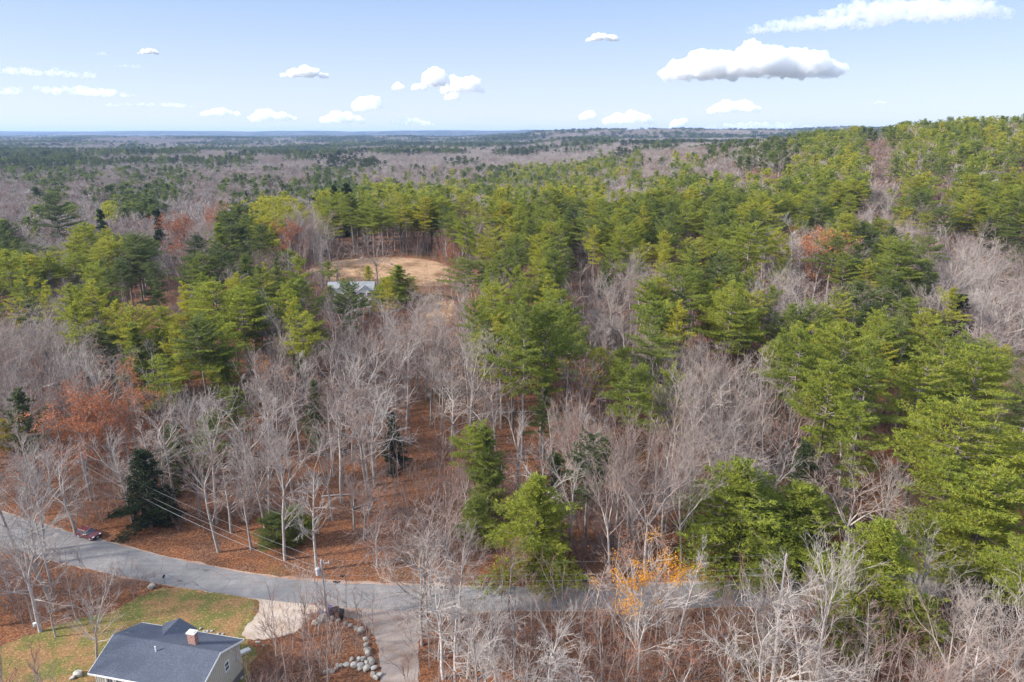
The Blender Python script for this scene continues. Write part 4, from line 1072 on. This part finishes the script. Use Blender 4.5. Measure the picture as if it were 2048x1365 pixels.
while sp_y < 1000:
    s = 5.0 if sp_y < 300 else (5.8 if sp_y < 600 else 7.0)
    xm = sp_y*.80+14
    x = -xm+rw.random()*s
    while x < xm:
        X = x+rw.uniform(-.42, .42)*s; Y = sp_y+rw.uniform(-.42, .42)*s; x += s
        if blocked(X, Y): continue
        z = tz(X, Y)
        px, py = proj(X, Y, z+16.5)
        cd = code(px+rw.gauss(0, 14), py+rw.gauss(0, 8))
        if Y > 600 and rw.random() < .25: cd = 'm'
        if cd == 'm': cd = 'D' if vnoise(X/60., Y/60.) > .5 else rw.choice('BBR')
        if cd == '.':
            continue
        if cd in 'PDY' and rw.random() < (.45 if s < 6 else .3): continue
        if cd in 'PD' and Y > 330 and rw.random() < (.5 if px < 1150 else .32): cd = rw.choice('BBBR')
        if cd in 'PD' and rw.random() < .22: cd = rw.choice('BBR')
        if 80 < Y < 130 and rw.random() < .06: continue
        if Y < 80:
            if cd in 'PDY' and px < 1790: cd = 'R'
            if 1200 < px < 1800 and cd in 'BR' and rw.random() < .35: continue
            if rw.random() < (.04 if X > -12 else .6): continue
        if 78 < Y < 96 and 560 < px < 960 and rw.random() < .6: continue
        if Y < 400 and (X-WHX)**2+(Y-WHY)**2 < 170: continue
        if Y > 420 and cd == 'H': cd = 'D'
        if Y < 130 and cd in 'PDY' and rw.random() < .35: cd = 'B'
        if cd == 'O' and rw.random() < .8: cd = 'B'
        if any((X-hx)**2+(Y-hy)**2 < (9 if Y < 250 else 20) for hx, hy in heroes if abs(Y-hy) < 5): continue
        ax_, ay_ = proj(X, Y, z+10)
        if any(q[0] < pp_ < q[1] and q[2]-10 < yy_ < q[3] and Y < q[4]-1 for q in SHOW for pp_, yy_ in ((px, py), (ax_, ay_))) and (rw.random() < .62): continue
        if any(len(q) > 5 and q[0] < pp_ < q[1] and q[2] < yy_ < q[3] and Y < q[4] for q in SHOW for pp_, yy_ in ((px, py), (ax_, ay_), proj(X, Y, z+5))): continue
        lo, hi = HH[cd]; H = rw.uniform(lo, hi)+(2.5 if cd == 'B' and 84 < Y < 180 else 0)
        on = -20 < px < 2068 and py < 1440
        wild.append((X, Y, z, H, cd, px, py, on))
    sp_y += s
print('wild trees', len(wild))
def lookup(cd, r):
    if cd == 'P': return ('pine', r.uniform(.44, .84))
    if cd == 'Y': return ('pine', r.uniform(.74, .86))
    if cd == 'D': return (r.choice(['pine', 'pine', 'pine', 'sparse']), r.uniform(.28, .5))
    if cd == 'H': return ('hemlock', r.uniform(.06, .2))
    if cd == 'B': return (r.choice(['bare']*9+['oakbare']), r.uniform(.12, .62))
    if cd == 'R': k2 = r.choice(['bare', 'bare', 'thin_rust']); return (k2, r.uniform(.35, .75) if k2 == 'bare' else r.uniform(.1, .45))
    if cd == 'O': return (r.choice(['rust', 'thin_rust']), r.uniform(.05, .45))
# the nearest of each kind stand as individuals, the rest of the wood is one stuff object per kind
wild.sort(key=lambda w_: w_[0]**2+w_[1]**2)
fam = dict(P='pine tree', Y='pine tree', D='pine tree', H='hemlock tree', B='bare tree', R='bare tree', O='oak tree')
count = {}
for o in COL.objects:
    if o.parent is None and 'category' in o: count[o['category']] = count.get(o['category'], 0)+1
ind = []; rest = []
rk = random.Random(3)
for w_ in wild:
    kd, tint = lookup(w_[4], rk); c = CATS[kd]
    if w_[7] and count.get(c, 0) < 298:
        count[c] = count.get(c, 0)+1; ind.append((w_, kd, tint))
    else: rest.append((w_, kd, tint))
print('individuals', len(ind), 'rest', len(rest), count)
def zone(px, py, Y):
    if Y < 80:
        b = 'before the road'
        for lim, n in ((300, 'at far left'), (820, 'near the house'), (960, 'right of the driveway'), (1080, 'left of centre'), (1220, 'in the centre'), (1380, 'around the orange birch'), (1560, 'right of the birch'), (1760, 'left of the cone pine'), (9000, 'in the right corner')):
            if px < lim: return b, n
    for lim, n in ((110, 'at the left edge'), (220, 'above the parked car'), (330, 'above the dark hemlock'), (450, 'in the left part'), (560, 'above the round shrub'), (650, 'above the transformer pole'), (760, 'below the white house'), (860, 'below the dirt clearing'), (960, 'left of centre'), (1060, 'in the centre'),
                   (1160, 'just right of centre'), (1270, 'above the orange birch'), (1380, 'left of dense stand'), (1490, 'in the dense stand'), (1600, 'right of dense stand'), (1710, 'in the right third'), (1820, 'above the cone pine'), (1930, 'near the right edge'), (9000, 'at the right edge')):
        if px < lim: hz = n; break
    for lim, n in ((98, 'just behind the road'), (112, 'low on the slope'), (126, 'on the lower slope'), (140, 'halfway up the slope'), (160, 'high on the slope'), (185, 'near the slope top'), (215, 'at the slope top'), (260, 'level with the clearing'), (320, 'beyond the clearing'), (9999, 'far beyond the clearing')):
        if Y < lim: b = n; break
    return b, hz
def nth(n):
    tens = {2: 'twenty', 3: 'thirty', 4: 'forty'}
    if n < 20: return ordn[n]
    q, r = divmod(n+1, 10)
    return {2: 'twentieth', 3: 'thirtieth', 4: 'fortieth'}[q] if r == 0 else tens[q]+'-'+ordn[r-1]
zones = {}
for it in ind:
    (X, Y, z, H, cd, px, py, on), kd, tint = it
    zones.setdefault((CATS[kd],)+zone(px, py, Y), []).append(it)
def look(kd, tint, H):
    if kd in ('pine', 'bushy', 'sparse'):
        c = 'yellow-green' if tint > .66 else 'bright green' if tint > .54 else 'mid green' if tint > .42 else 'dark green'; return c+' pine'
    if kd == 'hemlock': return 'blackish hemlock'
    if kd == 'rust': return 'russet oak'
    if kd == 'thin_rust': return 'thin rusty oak'
    return ('pale grey' if tint < .2 else 'grey-pink' if tint < .5 else 'reddish')+' bare tree'
for (c, b, hz), lst in zones.items():
    lst.sort(key=lambda t_: t_[0][5])
    byl = {}
    for it in lst: byl.setdefault(look(it[1], it[2], it[0][3]), []).append(it)
    for lk, l2 in byl.items():
        for n_, ((X, Y, z, H, cd, px, py, on), kd, tint) in enumerate(l2):
            if len(l2) == 1: lb = '%s %s %s' % (lk, b, hz)
            else: lb = '%s %s %s, %s from left' % (lk, b, hz, nth(n_))
            plant(kd, X, Y, H, tint, lb, group=('%ss %s %s' % (c, b, hz)) if len(l2) > 1 else None, rs=rk)
# ------------------------------------------------------------------ stuff: the rest of the wood
import bmesh
def joined(name, meshes, xf=None):
    bm = bmesh.new(); mats = []
    for q, me in enumerate(meshes):
        if me is None: continue
        tmp = me.copy()
        if xf is not None: tmp.transform(xf[q])
        n0 = len(bm.faces); bm.from_mesh(tmp); bm.faces.ensure_lookup_table()
        idx = []
        for m in me.materials:
            if m not in mats: mats.append(m)
            idx.append(mats.index(m))
        for i in range(n0, len(bm.faces)): bm.faces[i].material_index = idx[bm.faces[i].material_index]
        bpy.data.meshes.remove(tmp)
    out = bpy.data.meshes.new(name); bm.to_mesh(out); bm.free()
    for m in mats: out.materials.append(m)
    return out
def scatter(name, label, cat, protos, rows):
    """protos: list of meshes; rows: x,y,z,rot,sx,sz,tint,idx"""
    pc = bpy.data.collections.new(name+' kinds')
    for i, me in enumerate(protos):
        o = bpy.data.objects.new('%s_kind_%02d' % (name, i), me); pc.objects.link(o)
    R = np.array(rows, np.float32); me = bpy.data.meshes.new(name); me.vertices.add(len(R)); me.vertices.foreach_set('co', R[:, :3].ravel())
    def attr(n, ty, data):
        a_ = me.attributes.new(n, ty, 'POINT'); a_.data.foreach_set('vector' if ty == 'FLOAT_VECTOR' else 'value', data.ravel())
    attr('rot', 'FLOAT_VECTOR', np.stack([np.zeros(len(R)), np.zeros(len(R)), R[:, 3]], -1).astype(np.float32))
    attr('scl', 'FLOAT_VECTOR', np.stack([R[:, 4], R[:, 4], R[:, 5]], -1).astype(np.float32))
    attr('tint', 'FLOAT', R[:, 6].copy()); attr('kindex', 'INT', R[:, 7].astype(np.int32))
    o = bpy.data.objects.new(name, me); COL.objects.link(o); tag(o, label, cat, kind='stuff')
    ng = bpy.data.node_groups.new(name, 'GeometryNodeTree')
    ng.interface.new_socket('Geometry', in_out='INPUT', socket_type='NodeSocketGeometry'); ng.interface.new_socket('Geometry', in_out='OUTPUT', socket_type='NodeSocketGeometry')
    gi = ng.nodes.new('NodeGroupInput'); go = ng.nodes.new('NodeGroupOutput')
    ip = ng.nodes.new('GeometryNodeInstanceOnPoints'); ci = ng.nodes.new('GeometryNodeCollectionInfo')
    ci.inputs[0].default_value = pc; ci.inputs[1].default_value = True; ci.inputs[2].default_value = True
    def na(n, ty):
        q = ng.nodes.new('GeometryNodeInputNamedAttribute'); q.data_type = ty; q.inputs[0].default_value = n; return [s_ for s_ in q.outputs if s_.enabled][0]
    ng.links.new(gi.outputs[0], ip.inputs['Points']); ng.links.new(ci.outputs[0], ip.inputs['Instance'])
    ip.inputs['Pick Instance'].default_value = True
    ng.links.new(na('kindex', 'INT'), ip.inputs['Instance Index']); ng.links.new(na('rot', 'FLOAT_VECTOR'), ip.inputs['Rotation']); ng.links.new(na('scl', 'FLOAT_VECTOR'), ip.inputs['Scale'])
    ng.links.new(ip.outputs[0], go.inputs[0])
    md = o.modifiers.new('scatter', 'NODES'); md.node_group = ng; return o
ORD = ['pine', 'bushy', 'hemlock', 'sparse', 'bare', 'oakbare', 'rust', 'thin_rust']
LOD = {}
LOD['pine'] = [joined('far_pine', pine_meshes(make_pine(s, 24, cb, 4.8, st, 1.2, far=True))) for s, cb, st in ((1, .38, 'mature'), (3, .3, 'mature'), (5, .3, 'young'), (6, .42, 'plate'))]
LOD['hemlock'] = [joined('far_hemlock', pine_meshes(make_pine(22, 14, .05, 3.6, 'hemlock', 1.6, far=True)))]
LOD['sparse'] = [joined('far_sparse', pine_meshes(make_pine(32, 17, .3, 3.2, 'plate', 1.0, far=True)))]
LOD['bare'] = [joined('far_bare', bare_meshes('b', make_bare(s, 17, kd, .085, lod=1), 'bark', 'twig')) for s, kd in ((41, 'vase'), (42, 'tall'), (43, 'single'), (45, 'vase'))]
LOD['oakbare'] = LOD['bare'][:1]
LOD['rust'] = [joined('far_rust', bare_meshes('b', make_bare(71, 15, 'vase', .04, lod=1), 'bark', 'twig', (5, .6, .24, allk), 7))]
LOD['thin_rust'] = [joined('far_thin_rust', bare_meshes('b', make_bare(74, 15, 'vase', .04, lod=1), 'bark', 'twig', (3, .5, .2, lambda T_, rs: rs.rand(len(T_)) < .4), 7))]
def lodset(kd):
    near = [joined('mid_'+kd, (tm, cm, lm)) for _, _, tm, cm, lm in K[kd]]; return near, LOD[kd]
FAM = {'pine tree': ('pine_wood', 'green pine woods filling the hillsides behind the nearest pines', ['pine', 'sparse']),
       'hemlock tree': ('hemlock_wood', 'scattered blackish hemlocks far back in the woods', ['hemlock']),
       'bare tree': ('bare_wood', 'grey and pinkish leafless woods behind the nearest bare trees', ['bare', 'oakbare']),
       'oak tree': ('oak_wood', 'russet oak crowns dotted through the hillside woods', ['rust', 'thin_rust'])}
for c, (nm, lb, kds) in FAM.items():
    protos = []; base = {}; hts = []
    for kd in kds:
        nr, fr = lodset(kd); base[kd] = (len(protos), len(nr), len(protos)+len(nr), len(fr)); protos += nr+fr
    for me in protos: hts.append(measure(me)[0])
    rows = []
    for (X, Y, z, H, cd, px, py, on), kd, tint in rest:
        if CATS[kd] != c: continue
        b = base[kd]; i = b[0]+rk.randrange(b[1]) if Y < 330 else b[2]+rk.randrange(b[3])
        s = H/hts[i]; w_ = s*(rk.uniform(.9, 1.25) if c != 'bare tree' else rk.uniform(.9, 1.2))*(1.18 if c == 'pine tree' else 1.12)
        rows.append((X, Y, z, rk.uniform(0, 6.28), w_, s, tint, i))
    if rows: scatter(nm, lb, 'woods', protos, rows)
# low bare brush under the trees
protos = [joined('brush', (tm, cm)) for kd in ('shrub', 'sapling') for _, _, tm, cm, lm in K[kd]]
rows = []; yy = 40.0
brush_poly_free = EXCL
while yy < 300:
    s = 1.7 if yy < 110 else 2.6
    x = -yy*.8-12
    while x < yy*.8+12:
        X = x+rk.uniform(-.5, .5)*s; Y = yy+rk.uniform(-.5, .5)*s; x += s
        if blocked(X, Y): continue
        px, py = proj(X, Y, tz(X, Y)+1)
        if Y > 84 and 690 < py < 880 and code(px, py) == '.' and rk.random() < .6: continue
        dn = vnoise(X/9+30, Y/9+11)
        if dn < (.46 if Y > 84 else .3): continue
        if 560 < px < 1000 and 1120 < py < 1175: continue
        if 100 < px < 660 and 1040 < py < 1160 and rk.random() < .85: continue
        i = rk.choice([0, 1, 2, 3] if Y > 100 or Y < 78 else [0, 1])
        k = rk.uniform(.35, .85) if i < 2 else rk.uniform(.5, 1.15)
        rows.append((X, Y, tz(X, Y), rk.uniform(0, 6.28), k*rk.uniform(.9, 1.3), k, rk.uniform(.5, 1.0), i))
    yy += s
scatter('understory_brush', 'tangle of leafless reddish brush and saplings under the trees', 'brush', protos, rows)
print('brush', len(rows))
# ------------------------------------------------------------------ distant woods beyond a kilometre, in clumps
def clump(seed, kinds, n, size):
    rr = random.Random(seed); ms = []; xf = []
    from mathutils import Matrix
    for i in range(n):
        kd = rr.choice(kinds); me = rr.choice(PL[kd]); a_ = rr.uniform(.8, 1.15)
        gx_, gy_ = (i % 4+.5)/4, (i//4+.5)/max(1, math.ceil(n/4))
        ms.append(me); xf.append(Matrix.Translation(((gx_-.5+rr.uniform(-.1, .1))*size, (gy_-.5+rr.uniform(-.1, .1))*size, -.5)) @ Matrix.Rotation(rr.uniform(0, 6.28), 4, 'Z') @ Matrix.Diagonal((a_*1.15, a_*1.15, a_, 1)))
    return joined('clump', ms, xf)
PL = dict(pine=LOD['pine']+LOD['hemlock'], bare=LOD['bare'], rust=LOD['rust'])
protos = [clump(s, ['pine', 'pine', 'pine', 'bare'], 16, 30) for s in (1, 2, 3)]+[clump(s, ['bare'], 16, 30) for s in (4, 5)]+[clump(s, ['pine', 'bare', 'bare'], 16, 30) for s in (6, 7)]
rows = []; yy = 1000.
FREE = [(1252, 301, 60), (1186, 298, 40), (570, 284, 120)]
while yy < 8000:
    k = 1.0 if yy < 2400 else 2.0
    s = 30*k; x = -yy*.8
    while x < yy*.8+40:
        X = x+rk.uniform(-.1, .1)*s; Y = yy+rk.uniform(-.1, .1)*s; x += s
        z = tz(X, Y); px, py = proj(X, Y, z+10)
        if any(abs(px-fx) < (14 if fx > 1200 else 7 if fx > 1000 else 30) and abs(py-fy) < (2.6 if fx < 1000 else 5) for fx, fy, _ in FREE): continue
        v = vnoise(X/230+3, Y/190+7)*.55+vnoise(X/75, Y/90+5)*.45
        if 520 < px < 1100 and Y < 1500: v -= .04
        i = rk.choice([0, 1, 2]) if v > .64 else (rk.choice([5, 6]) if v > .53 else rk.choice([3, 4]))
        t = rk.uniform(.2, .42) if i in (0, 1, 2) else rk.uniform(.1, .5)
        rows.append((X, Y, z, rk.choice([0, 1, 2, 3])*math.pi/2, k, 1.0 if k == 1 else 1.15, t, i))
    yy += s
scatter('distant_woods', 'mixed dark and grey woods stretching to the horizon', 'woods', protos, rows)
print('distant', len(rows))
# ------------------------------------------------------------------ clouds, real bodies kilometres away
k = NB('cloud_vapour'); vs_ = k.n('ShaderNodeVolumePrincipled'); vs_.inputs['Color'].default_value = (.965, .97, .98, 1)
vs_.inputs['Density'].default_value = .006; vs_.inputs['Anisotropy'].default_value = .2
k.l(vs_.outputs[0], k.out.inputs['Volume']); M['cloud'] = k.m
HET = True
def cloud(px, py, wpx, hpx, label, seed, D=None, dens=None, n=None, flat=True):
    import bmesh
    rr = random.Random(seed); r = ray(px, py); el = r.z/math.hypot(r.x, r.y)
    D = D or min(1350/max(el, .03), 26000); s = D/math.hypot(r.x, r.y)*1.0
    c = Vector((r.x*s, r.y*s, HC+r.z*s)); m_px = D/1365*math.sqrt(1+el*el)*1.0
    W_, H_ = wpx*s*.97, hpx*s*.92
    bm = bmesh.new(); n = n or int(14+wpx/7)
    for i in range(n):
        u = rr.uniform(-1, 1); prof = (1-abs(u)**4)
        rad = H_*rr.uniform(.20, .42)*(.45+.55*prof)
        x = u*(W_/2-rad); z0 = rad-H_/2; z1 = max(z0, -H_/2+H_*prof*rr.uniform(.55, 1)-rad)
        z = rr.uniform(z0, z1) if rr.random() < .6 else z1
        y = rr.uniform(-.5, .5)*min(W_*.5, H_*1.6)*prof
        from mathutils import Matrix
        bmesh.ops.create_icosphere(bm, subdivisions=3, radius=rad, matrix=Matrix.Translation((x, y, z)) @ Matrix.Diagonal((1.35, 1.35, .9, 1)))
    me = bpy.data.meshes.new('cloud'); bm.to_mesh(me); bm.free()
    mt_ = M['cloud'].copy(); 
    for nd in mt_.node_tree.nodes:
        if nd.type == 'PRINCIPLED_VOLUME':
            D0 = dens or 6.5/H_; nd.inputs['Density'].default_value = D0
            if HET:
                t_ = mt_.node_tree; tc = t_.nodes.new('ShaderNodeTexCoord'); nz = t_.nodes.new('ShaderNodeTexNoise'); nz.inputs['Scale'].default_value = 3.2/H_; nz.inputs['Detail'].default_value = 5; nz.inputs['Roughness'].default_value = .6
                mr = t_.nodes.new('ShaderNodeMapRange'); mr.inputs[1].default_value = .36 if not dens else .44; mr.inputs[2].default_value = .68; mr.inputs[3].default_value = 0; mr.inputs[4].default_value = D0*1.9
                t_.links.new(tc.outputs['Object'], nz.inputs['Vector']); t_.links.new(nz.outputs[0], mr.inputs[0]); t_.links.new(mr.outputs[0], nd.inputs['Density'])
    me.materials.append(mt_)
    o = obj('cloud', me, None, c, (0, 0, -math.atan2(r.x, r.y)))
    m1 = o.modifiers.new('union', 'REMESH'); m1.mode = 'VOXEL'; m1.voxel_size = max(H_/30, W_/150)
    for sc_, st_ in ((H_*.32, H_*.30), (H_*.10, H_*.16)):
        tx = bpy.data.textures.new('puff', 'CLOUDS'); tx.noise_scale = sc_; tx.noise_depth = 3
        m2 = o.modifiers.new('puffs', 'DISPLACE'); m2.texture = tx; m2.strength = st_; m2.mid_level = .5; m2.texture_coords = 'LOCAL'
    return tag(o, label, 'cloud')
cloud(1500, 122, 370, 76, 'largest flat based cloud high on the right', 1)
cloud(1610, 48, 250, 34, 'long pale cloud band above the largest cloud', 2, dens=.005)
cloud(1800, 18, 400, 62, 'broad thin cloud at the top right corner', 3, dens=.0055)
cloud(1205, 73, 68, 20, 'small lone cloud left of the largest cloud', 4)
cloud(1470, 212, 108, 30, 'white puffy cloud under the largest cloud', 5)
cloud(1175, 228, 34, 26, 'small round puff over the far blue woods', 6)
cloud(1255, 234, 110, 32, 'low puffy cloud right of the small round puff', 7)
cloud(1360, 246, 46, 22, 'little puff between two low clouds on the right', 8)
cloud(1510, 250, 230, 22, 'long low cloud strip just over the right horizon', 9, dens=.003)
cloud(1770, 260, 150, 22, 'low cloud bank behind the right hand hill', 10, dens=.004)
cloud(1760, 204, 26, 9, 'tiny wisp above the right hand hill', 11, dens=.003)
cloud(872, 150, 54, 52, 'tallest round tower of the cloud group left of centre', 12)
cloud(925, 165, 92, 44, 'ragged right part of the cloud group left of centre', 13)
cloud(838, 172, 34, 18, 'small left puff of the cloud group left of centre', 14)
cloud(797, 172, 26, 18, 'detached small puff left of the cloud group', 15)
cloud(904, 192, 36, 18, 'small puff hanging under the cloud group', 16)
cloud(608, 142, 94, 28, 'elongated white cloud alone in the left half', 17)
cloud(738, 206, 74, 34, 'puffy cloud resting over the low double cloud', 18)
cloud(682, 234, 98, 28, 'low wide cloud left under the puffy one', 19)
cloud(820, 243, 100, 20, 'low thin cloud near the horizon left of centre', 20, dens=.004)
cloud(542, 230, 98, 28, 'low heap cloud over the left horizon', 21)
cloud(442, 224, 82, 18, 'leftmost low heap cloud over the horizon', 22)
cloud(296, 102, 42, 14, 'small bright cloud in the upper left', 23)
cloud(204, 107, 20, 9, 'tiny faint puff left of the small bright cloud', 24, dens=.003)
cloud(80, 143, 240, 22, 'upper faint streak of cloud at the left edge', 25, dens=.0022)
cloud(130, 180, 260, 26, 'middle faint streak of cloud at the left edge', 26, dens=.0016)
cloud(260, 132, 70, 9, 'thin short streak right of the upper faint streak', 27, dens=.002)
cloud(300, 208, 170, 14, 'faint thin streak over the left horizon', 28, dens=.002)
# ------------------------------------------------------------------ haze
hz = MB().box((0, 10200, 90), (36000, 21400, 300)); hz.v = [(x, y, -31 if z < 90 else 176) for x, y, z in hz.v]
k = NB('haze'); hv = k.n('ShaderNodeVolumePrincipled'); hv.inputs['Color'].default_value = (.42, .62, 1, 1)
hv.inputs['Density'].default_value = HAZE; hv.inputs['Anisotropy'].default_value = .1; k.l(hv.outputs[0], k.out.inputs['Volume'])
ho = hz.obj('haze', k.m); tag(ho, kind='stuff')
